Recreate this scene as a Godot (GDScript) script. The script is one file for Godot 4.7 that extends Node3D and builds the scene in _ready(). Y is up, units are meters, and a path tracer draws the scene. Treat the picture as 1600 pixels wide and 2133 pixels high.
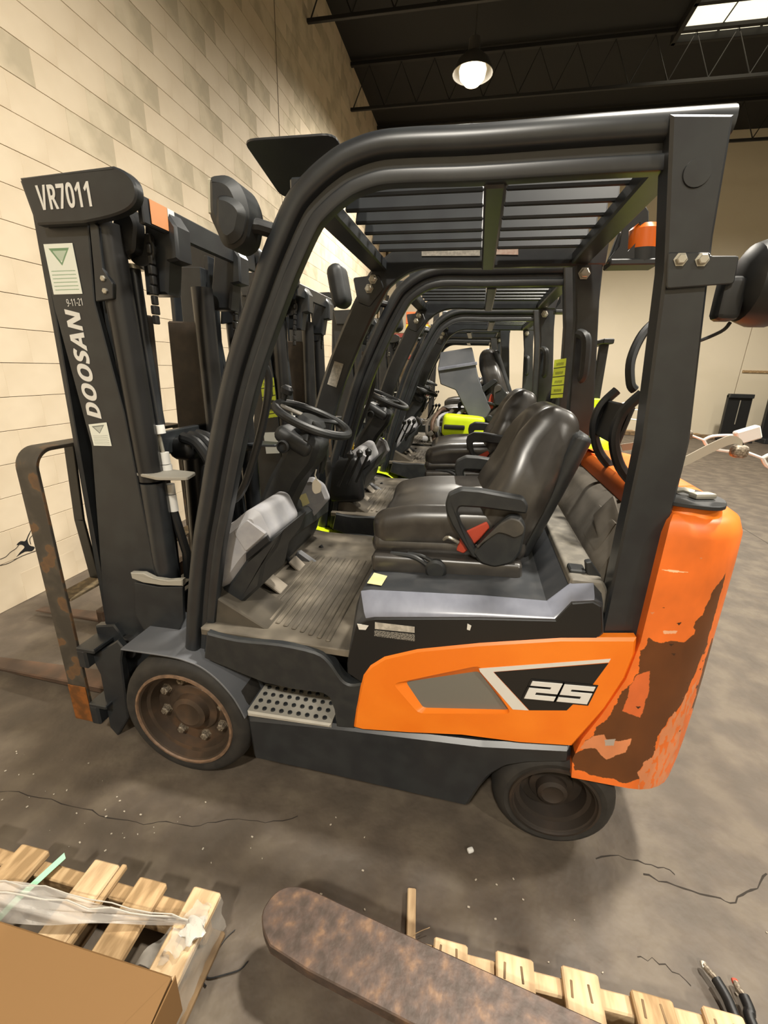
extends Node3D

var M := {}
var used := {}
var origin := Vector3.ZERO
var rng := RandomNumberGenerator.new()


class Mb:
	var v := PackedVector3Array()

	func tri(a: Vector3, b: Vector3, c: Vector3) -> void:
		v.append(a); v.append(b); v.append(c)

	func quad(a: Vector3, b: Vector3, c: Vector3, d: Vector3) -> void:
		tri(a, b, c); tri(a, c, d)

	func fix(s: int) -> void:
		if v.size() <= s:
			return
		var mid := v[s]
		var vol := 0.0
		for i in range(s, v.size(), 3):
			vol += (v[i] - mid).dot((v[i + 1] - mid).cross(v[i + 2] - mid))
		if vol > 0.0:
			for i in range(s, v.size(), 3):
				var t := v[i + 1]
				v[i + 1] = v[i + 2]
				v[i + 2] = t

	func rings(r: Array, closed := true, caps := true) -> void:
		var s := v.size()
		for i in r.size() - 1:
			var a: Array = r[i]
			var b: Array = r[i + 1]
			var n := a.size()
			for j in (n if closed else n - 1):
				var k := (j + 1) % n
				quad(a[j], a[k], b[k], b[j])
		if caps:
			for e in [0, r.size() - 1]:
				var ring: Array = r[e]
				var c := Vector3.ZERO
				for p in ring:
					c += p
				c /= ring.size()
				for j in ring.size():
					var k := (j + 1) % ring.size()
					if e == 0:
						tri(c, ring[k], ring[j])
					else:
						tri(c, ring[j], ring[k])
		fix(s)

	static func inset(p: PackedVector2Array, d: float) -> PackedVector2Array:
		var o := PackedVector2Array()
		var n := p.size()
		for i in n:
			var a := (p[i] - p[(i + n - 1) % n]).normalized()
			var b := (p[(i + 1) % n] - p[i]).normalized()
			var na := Vector2(-a.y, a.x)
			var nb := Vector2(-b.y, b.x)
			var m := (na + nb)
			if m.length() < 0.2:
				m = na
			m = m.normalized()
			o.append(p[i] + m * d / maxf(0.5, m.dot(na)))
		return o

	static func ccw(p: PackedVector2Array) -> PackedVector2Array:
		var a := 0.0
		for i in p.size():
			a += p[i].cross(p[(i + 1) % p.size()])
		if a < 0.0:
			p = p.duplicate()
			p.reverse()
		return p

	func cap(q: PackedVector2Array, z: float) -> void:
		var t := Geometry2D.triangulate_polygon(q)
		for i in range(0, t.size(), 3):
			tri(Vector3(q[t[i]].x, q[t[i]].y, z), Vector3(q[t[i + 1]].x, q[t[i + 1]].y, z), Vector3(q[t[i + 2]].x, q[t[i + 2]].y, z))

	# outlines of equal point count at several z, skinned and capped
	func loft(layers: Array) -> void:
		var s := v.size()
		var n: int = layers[0][0].size()
		for l in layers.size() - 1:
			var a: PackedVector2Array = layers[l][0]
			var b: PackedVector2Array = layers[l + 1][0]
			for j in n:
				var k := (j + 1) % n
				quad(Vector3(a[j].x, a[j].y, layers[l][1]), Vector3(a[k].x, a[k].y, layers[l][1]), Vector3(b[k].x, b[k].y, layers[l + 1][1]), Vector3(b[j].x, b[j].y, layers[l + 1][1]))
		fix(s)
		for e in [0, layers.size() - 1]:
			var q: PackedVector2Array = layers[e][0]
			var s2 := v.size()
			cap(q, layers[e][1])
			# each cap looks away from the other end
			var out: float = signf(layers[e][1] - layers[layers.size() - 1 - e][1])
			for i in range(s2, v.size(), 3):
				if (v[i + 2] - v[i]).cross(v[i + 1] - v[i]).z * out < 0.0:
					var sw := v[i + 1]
					v[i + 1] = v[i + 2]
					v[i + 2] = sw

	# a plate in x and y with a hole through it: front at z, back at z - t
	func holed(outer: PackedVector2Array, hole: PackedVector2Array, z: float, t: float, bev: float) -> void:
		var o := ccw(outer)
		var h := ccw(hole)
		h.reverse()
		var q := inset(o, bev)
		# nearest pair of points makes the slit
		var best := 1e9
		var bi := 0
		var bj := 0
		for i in q.size():
			for j in h.size():
				var d := q[i].distance_to(h[j])
				if d < best:
					best = d
					bi = i
					bj = j
		var k := PackedVector2Array()
		for i in q.size() + 1:
			k.append(q[(bi + i) % q.size()])
		k[k.size() - 1] += Vector2(0.00001, 0.00002)
		for j in h.size() + 1:
			k.append(h[(bj + j) % h.size()])
		k[q.size() + 1] += Vector2(0.00002, 0.00001)
		var s := v.size()
		cap(k, z)
		for i in range(s, v.size(), 3):
			if (v[i + 2] - v[i]).cross(v[i + 1] - v[i]).z < 0.0:
				var sw := v[i + 1]
				v[i + 1] = v[i + 2]
				v[i + 2] = sw
		for r in [[q, z, o, z - bev], [o, z - bev, o, z - t], [h, z, h, z - t]]:
			var n: int = r[0].size()
			for j in n:
				var m := (j + 1) % n
				var a: Vector2 = r[0][j]
				var b: Vector2 = r[0][m]
				var c: Vector2 = r[2][m]
				var d: Vector2 = r[2][j]
				quad(Vector3(a.x, a.y, r[1]), Vector3(d.x, d.y, r[3]), Vector3(c.x, c.y, r[3]), Vector3(b.x, b.y, r[1]))
				var e := v.size() - 6
				for i in [e, e + 3]:
					var f := (v[i + 2] - v[i]).cross(v[i + 1] - v[i])
					var outw := Vector3(b.y - a.y, a.x - b.x, 0.0) + Vector3(0, 0, 0.0001)
					if f.dot(outw) < 0.0:
						var sw := v[i + 1]
						v[i + 1] = v[i + 2]
						v[i + 2] = sw

	# a polygon drawn in x and y, given depth along z between z0 and z1, its edges chamfered by bev
	func prism(poly: PackedVector2Array, z0: float, z1: float, bev := 0.0, xf := Transform3D()) -> void:
		var s := v.size()
		var p := ccw(poly)
		var q := inset(p, bev) if bev > 0.0 else p
		var lo := minf(z0, z1)
		var hi := maxf(z0, z1)
		var layers := [[q, lo], [p, lo + bev], [p, hi - bev], [q, hi]] if bev > 0.0 else [[p, lo], [p, hi]]
		var n := p.size()
		for l in layers.size() - 1:
			var a: PackedVector2Array = layers[l][0]
			var b: PackedVector2Array = layers[l + 1][0]
			var za: float = layers[l][1]
			var zb: float = layers[l + 1][1]
			for j in n:
				var k := (j + 1) % n
				quad(xf * Vector3(a[j].x, a[j].y, za), xf * Vector3(a[k].x, a[k].y, za), xf * Vector3(b[k].x, b[k].y, zb), xf * Vector3(b[j].x, b[j].y, zb))
		var t := Geometry2D.triangulate_polygon(p)
		if t.is_empty():
			print("no cap ", p)
		for i in range(0, t.size(), 3):
			var a2 := q[t[i]]
			var b2 := q[t[i + 1]]
			var c2 := q[t[i + 2]]
			if (b2 - a2).cross(c2 - a2) < 0.0:
				var sw := b2
				b2 = c2
				c2 = sw
			tri(xf * Vector3(a2.x, a2.y, hi), xf * Vector3(b2.x, b2.y, hi), xf * Vector3(c2.x, c2.y, hi))
			tri(xf * Vector3(a2.x, a2.y, lo), xf * Vector3(c2.x, c2.y, lo), xf * Vector3(b2.x, b2.y, lo))
		fix(s)

	# a box with chamfered edges
	func box(c: Vector3, size: Vector3, bev := 0.004, turn := Basis()) -> void:
		var h := size / 2.0
		var e := minf(bev, minf(h.x, minf(h.y, h.z)) * 0.9)
		var p := PackedVector2Array([Vector2(-h.x + e, -h.y), Vector2(h.x - e, -h.y), Vector2(h.x, -h.y + e), Vector2(h.x, h.y - e), Vector2(h.x - e, h.y), Vector2(-h.x + e, h.y), Vector2(-h.x, h.y - e), Vector2(-h.x, -h.y + e)])
		if e <= 0.0005:
			p = PackedVector2Array([Vector2(-h.x, -h.y), Vector2(h.x, -h.y), Vector2(h.x, h.y), Vector2(-h.x, h.y)])
			e = 0.0
		prism(p, -h.z, h.z, e, Transform3D(turn, c))

	# a bar with a rectangular section between two points; up says which way its height points
	func bar(a: Vector3, b: Vector3, w: float, h: float, up := Vector3.UP, bev := 0.004) -> void:
		var z := (b - a).normalized()
		var x := up.cross(z).normalized()
		var y := z.cross(x)
		box((a + b) / 2.0, Vector3(w, h, a.distance_to(b)), bev, Basis(x, y, z))

	func tube(path: Array, r: float, n := 10, r_end := -1.0) -> void:
		var all := []
		var t: Vector3 = (path[1] - path[0]).normalized()
		var x: Vector3 = t.cross(Vector3.UP if absf(t.y) < 0.9 else Vector3.RIGHT).normalized()
		for i in path.size():
			var d: Vector3 = (path[mini(i + 1, path.size() - 1)] - path[maxi(i - 1, 0)]).normalized()
			x = (x - d * x.dot(d)).normalized()
			var y := d.cross(x)
			var ring := []
			var rr := r if r_end < 0.0 else lerpf(r, r_end, float(i) / (path.size() - 1))
			for j in n:
				var a := TAU * j / n
				ring.append(path[i] + (x * cos(a) + y * sin(a)) * rr)
			all.append(ring)
		rings(all)

	# a profile of (across, outward) pairs run along a path lying in a plane z = const; across is measured to the left of travel
	func sweep(path: PackedVector2Array, z: float, prof: PackedVector2Array) -> void:
		var all := []
		var n := path.size()
		for i in n:
			var a := (path[i] - path[maxi(i - 1, 0)]).normalized()
			var b := (path[mini(i + 1, n - 1)] - path[i]).normalized()
			if i == 0: a = b
			if i == n - 1: b = a
			var d := (a + b).normalized()
			var m := Vector2(d.y, -d.x)
			var k := 1.0 / maxf(0.6, d.dot(a))
			var ring := []
			for q in prof:
				ring.append(Vector3(path[i].x + m.x * q.x * k, path[i].y + m.y * q.x * k, z + q.y))
			all.append(ring)
		rings(all)

	# prof: (radius, height) pairs turned about the axis of xf (its y)
	func lathe(prof: PackedVector2Array, xf: Transform3D, n := 24, loop := false) -> void:
		var all := []
		for q in prof:
			var ring := []
			for j in n:
				var a := TAU * j / n
				ring.append(xf * Vector3(cos(a) * q.x, q.y, sin(a) * q.x))
			all.append(ring)
		if loop:
			all.append(all[0])
		rings(all, true, not loop)

	# a box with round edges, a grid on each side, bent by f if given
	func soft(c: Vector3, size: Vector3, r: float, turn := Basis(), seg := 6, f = null) -> void:
		var s := v.size()
		var h := size / 2.0
		r = minf(r, minf(h.x, minf(h.y, h.z)))
		var inner := h - Vector3(r, r, r)
		for axis in 3:
			for sgn in [-1.0, 1.0]:
				var g := []
				for i in seg + 1:
					var row := []
					for j in seg + 1:
						var p := Vector3.ZERO
						p[axis] = sgn * h[axis]
						var u := (axis + 1) % 3
						var w := (axis + 2) % 3
						p[u] = soft_step(float(i) / seg, h[u], r)
						p[w] = soft_step(float(j) / seg, h[w], r)
						var k := Vector3(clampf(p.x, -inner.x, inner.x), clampf(p.y, -inner.y, inner.y), clampf(p.z, -inner.z, inner.z))
						var d := p - k
						p = k + (d.normalized() * r if d.length() > 0.00001 else Vector3.ZERO)
						if f != null:
							p = f.call(p)
						row.append(c + turn * p)
					g.append(row)
				for i in seg:
					for j in seg:
						if sgn > 0.0:
							quad(g[i][j], g[i + 1][j], g[i + 1][j + 1], g[i][j + 1])
						else:
							quad(g[i][j], g[i][j + 1], g[i + 1][j + 1], g[i + 1][j])
		fix(s)

	static func soft_step(t: float, h: float, r: float) -> float:
		# half of the steps go to the round edges
		var e := 0.3
		if t < e:
			return -h + r * (1.0 - cos(t / e * PI / 2.0) * 1.0) if false else -h + r * t / e
		if t > 1.0 - e:
			return h - r * (1.0 - t) / e
		return lerpf(-h + r, h - r, (t - e) / (1.0 - 2.0 * e))

	func bolt(c: Vector3, axis: Vector3, r: float, high: float) -> void:
		var x := axis.cross(Vector3.UP if absf(axis.y) < 0.9 else Vector3.RIGHT).normalized()
		lathe(PackedVector2Array([Vector2(r * 1.35, 0), Vector2(r * 1.35, high * 0.2), Vector2(r, high * 0.2), Vector2(r, high * 0.85), Vector2(r * 0.8, high)]), Transform3D(Basis(x, axis, x.cross(axis)), c), 6)

	# a cloth or a sheet: rows of points, given a thickness along n
	func sheet(rows: Array, n: Vector3) -> void:
		var s := v.size()
		var a := rows.size()
		var b: int = rows[0].size()
		for i in a - 1:
			for j in b - 1:
				quad(rows[i][j], rows[i + 1][j], rows[i + 1][j + 1], rows[i][j + 1])
				quad(rows[i][j] + n, rows[i][j + 1] + n, rows[i + 1][j + 1] + n, rows[i + 1][j] + n)
		for i in a - 1:
			quad(rows[i][0], rows[i][0] + n, rows[i + 1][0] + n, rows[i + 1][0])
			quad(rows[i][b - 1], rows[i + 1][b - 1], rows[i + 1][b - 1] + n, rows[i][b - 1] + n)
		for j in b - 1:
			quad(rows[0][j], rows[0][j + 1], rows[0][j + 1] + n, rows[0][j] + n)
			quad(rows[a - 1][j], rows[a - 1][j] + n, rows[a - 1][j + 1] + n, rows[a - 1][j + 1])
		fix(s)


func pv(a: Array) -> PackedVector2Array:
	var o := PackedVector2Array()
	for i in range(0, a.size(), 2):
		o.append(Vector2(a[i], a[i + 1]))
	return o


# rounds the corners of a closed polygon
func rnd(p: PackedVector2Array, r: float, seg := 4) -> PackedVector2Array:
	var o := PackedVector2Array()
	var n := p.size()
	for i in n:
		var a := p[(i + n - 1) % n]
		var b := p[i]
		var c := p[(i + 1) % n]
		var d := minf(r, minf(a.distance_to(b), b.distance_to(c)) * 0.45)
		var s := b + (a - b).normalized() * d
		var e := b + (c - b).normalized() * d
		for k in seg + 1:
			var t := float(k) / seg
			o.append(s.lerp(b, t).lerp(b.lerp(e, t), t))
	return o


# a smooth curve through points
func curve2(p: PackedVector2Array, seg := 5) -> PackedVector2Array:
	var o := PackedVector2Array()
	for i in p.size() - 1:
		var a := p[maxi(i - 1, 0)]
		var d := p[mini(i + 2, p.size() - 1)]
		for k in seg:
			o.append(p[i].cubic_interpolate(p[i + 1], a, d, float(k) / seg))
	o.append(p[p.size() - 1])
	return o


func curve3(p: Array, seg := 6) -> Array:
	var o := []
	for i in p.size() - 1:
		var a: Vector3 = p[maxi(i - 1, 0)]
		var d: Vector3 = p[mini(i + 2, p.size() - 1)]
		for k in seg:
			o.append((p[i] as Vector3).cubic_interpolate(p[i + 1], a, d, float(k) / seg))
	o.append(p[p.size() - 1])
	return o


func numbered(called: String) -> String:
	var n: int = used.get(called, 0)
	used[called] = n + 1
	return called if n == 0 else "%s_%03d" % [called, n]


func mesh_of(mb: Mb, smooth := 32.0, uv = null) -> ArrayMesh:
	var v := mb.v
	var n := v.size()
	var fn := PackedVector3Array()
	var near := {}
	for i in range(0, n, 3):
		var f := (v[i + 2] - v[i]).cross(v[i + 1] - v[i])
		fn.append(f)
		if smooth > 0.0:
			for k in 3:
				var key := Vector3i((v[i + k] * 8000.0).round())
				if near.has(key):
					near[key].append(i / 3)
				else:
					near[key] = [i / 3]
	var nn := PackedVector3Array()
	nn.resize(n)
	var lim := cos(deg_to_rad(smooth))
	for i in n:
		var f := fn[i / 3]
		var fl := f.normalized()
		if smooth <= 0.0:
			nn[i] = fl
			continue
		var sum := Vector3.ZERO
		for k in near[Vector3i((v[i] * 8000.0).round())]:
			if fn[k].normalized().dot(fl) > lim:
				sum += fn[k]
		nn[i] = sum.normalized() if sum.length_squared() > 0.0 else Vector3.UP
	var arr := []
	arr.resize(Mesh.ARRAY_MAX)
	if uv != null:
		var uu := PackedVector2Array()
		for p in v:
			uu.append(uv.call(p))
		arr[Mesh.ARRAY_TEX_UV] = uu
	var w := PackedVector3Array()
	for p in v:
		w.append(p - origin)
	arr[Mesh.ARRAY_VERTEX] = w
	arr[Mesh.ARRAY_NORMAL] = nn
	var m := ArrayMesh.new()
	m.add_surface_from_arrays(Mesh.PRIMITIVE_TRIANGLES, arr)
	return m


func obj(called: String, mb: Mb, mat: Material, parent: Node = null, smooth := 32.0, uv = null) -> MeshInstance3D:
	var o := MeshInstance3D.new()
	o.mesh = mesh_of(mb, smooth, uv)
	o.material_override = mat
	put(o, called, parent)
	return o


func put(o: Node3D, called: String, parent: Node = null) -> void:
	if parent == null:
		o.name = numbered(called)
		add_child(o)
	else:
		o.name = called
		parent.add_child(o, true)


func grp(called: String, parent: Node) -> Node3D:
	var o := Node3D.new()
	put(o, called, parent)
	return o


func tag(o: Node, label: String, category: String, group := "") -> Node:
	o.set_meta("label", label)
	o.set_meta("category", category)
	if group != "":
		o.set_meta("group", group)
	return o


func thing(called: String, label: String, category: String, at: Vector3, group := "") -> Node3D:
	var o := Node3D.new()
	put(o, called)
	o.position = at
	origin = at
	tag(o, label, category, group)
	return o


# a thing that is one mesh; its origin goes to at
func solo(called: String, mb: Mb, mat: Material, at: Vector3, label: String, category: String, group := "", smooth := 32.0) -> MeshInstance3D:
	origin = at
	var o := obj(called, mb, mat, null, smooth)
	o.position = at
	tag(o, label, category, group)
	origin = Vector3.ZERO
	return o


func struct(called: String, mb: Mb, mat: Material, parent: Node = null) -> MeshInstance3D:
	var o := obj(called, mb, mat, parent)
	if parent == null:
		o.set_meta("kind", "structure")
	return o


func words(text: String, parent: Node, called: String, at: Vector3, along: Vector3, up: Vector3, high: float, mat: Material, wide := 0.0, bold := true, slant := 0.0, depth := 0.001, style := "Droid Sans") -> MeshInstance3D:
	var f := SystemFont.new()
	f.font_names = PackedStringArray([style])
	f.font_weight = 700 if bold else 400
	var t := TextMesh.new()
	t.text = text
	var heavy := FontVariation.new()
	heavy.base_font = f
	heavy.variation_embolden = 0.6 if slant > 0.0 else 0.0
	t.font = heavy
	t.font_size = 64
	t.pixel_size = 0.01
	t.depth = 0.01
	t.curve_step = 2.0
	var s := t.get_aabb().size
	var sy := high / s.y
	var sx := sy if wide == 0.0 else wide / s.x
	var x := along.normalized()
	var y := (up - x * up.dot(x)).normalized()
	var z := x.cross(y)
	var o := MeshInstance3D.new()
	o.mesh = t
	o.material_override = mat
	put(o, called, parent)
	var c := t.get_aabb().get_center()
	var b := Basis(x * sx, (y + x * slant) * sy, z * depth / 0.01)
	o.transform = Transform3D(b, at - origin - b * c)
	return o


func mat(c: Color, rough := 0.6, metal := 0.0, spec := 0.5) -> StandardMaterial3D:
	var m := StandardMaterial3D.new()
	m.albedo_color = c
	m.roughness = rough
	m.metallic = metal
	m.metallic_specular = spec
	return m


func noise_tex(freq: float, seed_no: int, ramp: Array, octaves := 4, size := 256, as_normal := false, bump := 4.0) -> NoiseTexture2D:
	var f := FastNoiseLite.new()
	f.seed = seed_no
	f.noise_type = FastNoiseLite.TYPE_SIMPLEX_SMOOTH
	f.frequency = freq
	f.fractal_octaves = octaves
	var t := NoiseTexture2D.new()
	t.width = size
	t.height = size
	t.seamless = true
	t.noise = f
	t.as_normal_map = as_normal
	t.bump_strength = bump
	if not as_normal:
		var g := Gradient.new()
		var off := PackedFloat32Array()
		var col := PackedColorArray()
		for r in ramp:
			off.append(r[0])
			col.append(r[1])
		g.offsets = off
		g.colors = col
		t.color_ramp = g
	return t


# a colour broken up by noise, the same from every side
func worn(ramp: Array, freq: float, scale: float, rough := 0.6, metal := 0.0, seed_no := 1, bump := 0.0, octaves := 4, size := 256) -> StandardMaterial3D:
	var m := mat(Color.WHITE, rough, metal)
	m.albedo_texture = noise_tex(freq, seed_no, ramp, octaves, size)
	m.uv1_triplanar = true
	m.uv1_scale = Vector3.ONE * scale
	if bump > 0.0:
		m.normal_enabled = true
		m.normal_texture = noise_tex(freq * 2.0, seed_no + 7, [], octaves, size, true, bump)
		m.normal_scale = 1.0
	return m


func hex(s: String) -> Color:
	return Color(s)


func _ready() -> void:
	rng.seed = 11
	var cam := Camera3D.new()
	cam.name = "camera"
	add_child(cam)
	cam.transform = Transform3D(Basis(Vector3(0.978884, 0.026438, -0.202698), Vector3(-0.088374, 0.948878, -0.303019), Vector3(0.184325, 0.314534, 0.931178)), Vector3(0, 1.555, 0))
	cam.fov = rad_to_deg(2.0 * atan(1066.5 / 905.0))
	cam.near = 0.05
	cam.far = 100.0
	var env := Environment.new()
	env.background_mode = Environment.BG_COLOR
	env.background_color = Color(0.02, 0.02, 0.02)
	env.tonemap_mode = Environment.TONE_MAPPER_LINEAR
	env.tonemap_exposure = 1.0
	env.sdfgi_enabled = true
	env.ssao_enabled = true
	env.ssil_enabled = true
	var we := WorldEnvironment.new()
	we.name = "surroundings"
	we.environment = env
	add_child(we)
	make_materials()
	build_room()
	build_lamps()
	build_truck()
	build_row()
	build_back()
	build_front()


func make_materials() -> void:
	M.dark = worn([[0.3, hex("232528")], [0.7, hex("292c2e")]], 0.02, 1.5, 0.34, 0.0, 3)
	M.dark.metallic_specular = 0.55
	M.black = mat(hex("161718"), 0.45)
	M.pit = mat(hex("0e0e0f"), 0.8)
	M.rubber = worn([[0.3, hex("24221f")], [0.7, hex("2f2c28")]], 0.02, 3.0, 0.75, 0.0, 5)
	M.blue_grey = worn([[0.3, hex("5b5e63")], [0.7, hex("67696d")]], 0.01, 1.0, 0.5, 0.0, 6)
	M.plastic = worn([[0.3, hex("242628")], [0.7, hex("2b2d2d")]], 0.03, 2.0, 0.5, 0.0, 8)
	M.hood_grey = worn([[0.3, hex("6e717c")], [0.7, hex("787b86")]], 0.03, 2.0, 0.26, 0.0, 9)
	M.pale_plastic = worn([[0.3, hex("949498")], [0.7, hex("a09fa1")]], 0.02, 2.0, 0.5, 0.0, 10)
	M.mat_grey = worn([[0.25, hex("4c463d")], [0.5, hex("5d564b")], [0.8, hex("726a5d")]], 0.012, 1.2, 0.85, 0.0, 12, 0.5)
	M.orange = worn([[0.3, hex("ee7a18")], [0.7, hex("f5841f")]], 0.01, 1.0, 0.38, 0.0, 13)
	M.lime = worn([[0.3, hex("c4dc10")], [0.7, hex("d2e81c")]], 0.01, 1.0, 0.45, 0.0, 14)
	M.seat = worn([[0.3, hex("312e2b")], [0.7, hex("3a3733")]], 0.02, 3.0, 0.32, 0.0, 15)
	M.seat.metallic_specular = 0.6
	M.rust_steel = worn([[0.25, hex("4a3c33")], [0.5, hex("57463a")], [0.8, hex("6b5140")]], 0.008, 1.5, 0.55, 0.2, 16, 0.6)
	M.hub = worn([[0.25, hex("33291f")], [0.55, hex("41352a")], [0.85, hex("594432")]], 0.01, 2.0, 0.6, 0.1, 17, 0.6)
	M.zinc = mat(hex("b9b5a8"), 0.35, 0.6)
	M.white = mat(hex("dcdbd6"), 0.6)
	M.sticker = mat(hex("d3d8d6"), 0.5)
	M.paint_white = mat(hex("d8d6cf"), 0.6)
	M.red = mat(hex("b5452f"), 0.5)
	M.yellow = mat(hex("d9cf95"), 0.6)
	M.glass_grey = mat(hex("72716a"), 0.35)
	M.amber = mat(hex("d9661a"), 0.3)
	M.strap = mat(hex("a59c8b"), 0.8)
	M.cloth = worn([[0.3, hex("4a453e")], [0.7, hex("59534a")]], 0.01, 1.0, 0.9, 0.0, 18, 1.0)
	M.wood = worn([[0.3, hex("8f7450")], [0.5, hex("a58862")], [0.75, hex("b99c74")]], 0.015, 2.0, 0.8, 0.0, 19, 2.0)
	M.wood.uv1_scale = Vector3(6.0, 6.0, 1.2)
	M.card = mat(hex("755630"), 0.75)
	M.block_a = worn([[0.3, hex("d0bfa4")], [0.7, hex("d8c8ae")]], 0.01, 0.6, 0.75, 0.0, 20, 0.4)
	M.block_b = worn([[0.3, hex("b8ab92")], [0.5, hex("c5b79d")], [0.72, hex("d0c2a8")]], 0.012, 0.8, 0.85, 0.0, 21, 1.0)
	M.mortar = mat(hex("6f6350"), 0.9)
	M.panel = worn([[0.3, hex("cfc4ad")], [0.7, hex("d4c9b3")]], 0.004, 0.3, 0.8, 0.0, 22)
	M.concrete = worn([[0.25, hex("50473d")], [0.5, hex("584e43")], [0.75, hex("62584b")]], 0.014, 0.3, 0.6, 0.0, 23, 1.2, 8, 1024)
	M.roof = mat(hex("171717"), 0.8)
	M.steel_dark = mat(hex("1c1b1a"), 0.6, 0.2)
	M.ridge = worn([[0.3, hex("6b675f")], [0.7, hex("7d786e")]], 0.03, 2.0, 0.6, 0.0, 40)
	M.step_metal = worn([[0.3, hex("a19d93")], [0.7, hex("b3afa5")]], 0.01, 2.0, 0.55, 0.15, 41)
	M.cyl = mat(hex("2a2a2a"), 0.3, 0.2)
	M.chalk = mat(hex("9c988d"), 0.7)
	M.scuffed = worn([[0.3, hex("3d3831")], [0.55, hex("4a443b")], [0.62, hex("6a4f35")], [0.8, hex("5b4633")]], 0.012, 2.0, 0.55, 0.0, 42)
	M.dusty = worn([[0.3, hex("7a6d58")], [0.7, hex("a18f70")]], 0.03, 3.0, 0.9, 0.0, 43)
	M.orange_worn = worn([[0.3, hex("66401c")], [0.7, hex("8a5220")]], 0.02, 3.0, 0.6, 0.0, 44)
	M.warn = mat(hex("c98a5c"), 0.5)
	M.worn_label = worn([[0.3, hex("a39e94")], [0.7, hex("bdb8ad")]], 0.03, 6.0, 0.6, 0.0, 45)
	M.worn_label2 = worn([[0.3, hex("c2a394")], [0.7, hex("cbb6a8")]], 0.03, 6.0, 0.6, 0.0, 46)
	M.worn_print = worn([[0.42, hex("2a2a2a")], [0.5, hex("8e8a81")]], 0.08, 12.0, 0.6, 0.0, 47)
	M.steel_bolt = worn([[0.3, hex("6b6053")], [0.7, hex("a59b8a")]], 0.05, 10.0, 0.45, 0.5, 31)
	M.mast_brown = worn([[0.3, hex("2b2520")], [0.7, hex("382f27")]], 0.02, 2.0, 0.55, 0.0, 50)
	M.lens = mat(hex("b9b4a0"), 0.2)
	M.film = mat(Color(0.82, 0.8, 0.76, 0.2), 0.4)
	M.film.transparency = BaseMaterial3D.TRANSPARENCY_ALPHA
	M.film_band = mat(Color(0.85, 0.83, 0.8, 0.38), 0.4)
	M.film_band.transparency = BaseMaterial3D.TRANSPARENCY_ALPHA
	M.film_white = mat(hex("b9b4aa"), 0.4)
	M.green_strap = mat(hex("9fd6b4"), 0.5)
	M.crate_orange = mat(hex("c96a3a"), 0.7)
	M.crate_yellow = mat(hex("c9a92c"), 0.7)
	M.sack = mat(hex("b5a587"), 0.9)
	M.rack_red = mat(hex("7a2f26"), 0.6)
	M.wood_dark = worn([[0.3, hex("5c4a34")], [0.7, hex("7d6547")]], 0.015, 2.0, 0.85, 0.0, 51)
	M.wood_pale = worn([[0.25, hex("b09470")], [0.5, hex("c4a882")], [0.8, hex("d2b892")]], 0.015, 2.0, 0.8, 0.0, 52, 1.0)
	M.wood_pale.uv1_scale = Vector3(6.0, 6.0, 1.2)
	M.hazard = tape(true)
	M.red_card = mat(hex("cf5a2a"), 0.5)
	M.yellow_card = mat(hex("e0b62c"), 0.5)
	M.crumb = mat(hex("b3aa9a"), 0.9)
	M.fork_rust = worn([[0.25, hex("42372f")], [0.5, hex("50423a")], [0.7, hex("5d4a3d")], [0.85, hex("735a45")]], 0.02, 1.6, 0.5, 0.25, 55, 0.5, 5, 512)
	M.hub_dark = worn([[0.25, hex("231d17")], [0.85, hex("35291f")]], 0.01, 2.0, 0.7, 0.0, 58)
	M.deck = worn([[0.3, hex("2f3134")], [0.7, hex("3a3b3d")]], 0.02, 2.0, 0.45, 0.0, 60)
	M.dusty_trim = worn([[0.3, hex("3f3c37")], [0.7, hex("4a463f")]], 0.02, 2.0, 0.55, 0.0, 61)
	M.toe = worn([[0.3, hex("39342c")], [0.7, hex("4a443a")]], 0.01, 1.5, 0.9, 0.0, 62)
	M.brake_grey = mat(hex("6d6e70"), 0.45)
	M.rim_edge = worn([[0.3, hex("6a5646")], [0.7, hex("8a6f58")]], 0.03, 3.0, 0.55, 0.2, 63)
	M.pedal_dust = worn([[0.3, hex("837b6f")], [0.7, hex("968d80")]], 0.02, 2.0, 0.85, 0.0, 64)
	M.crack = mat(hex("2c2620"), 0.95)


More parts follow.
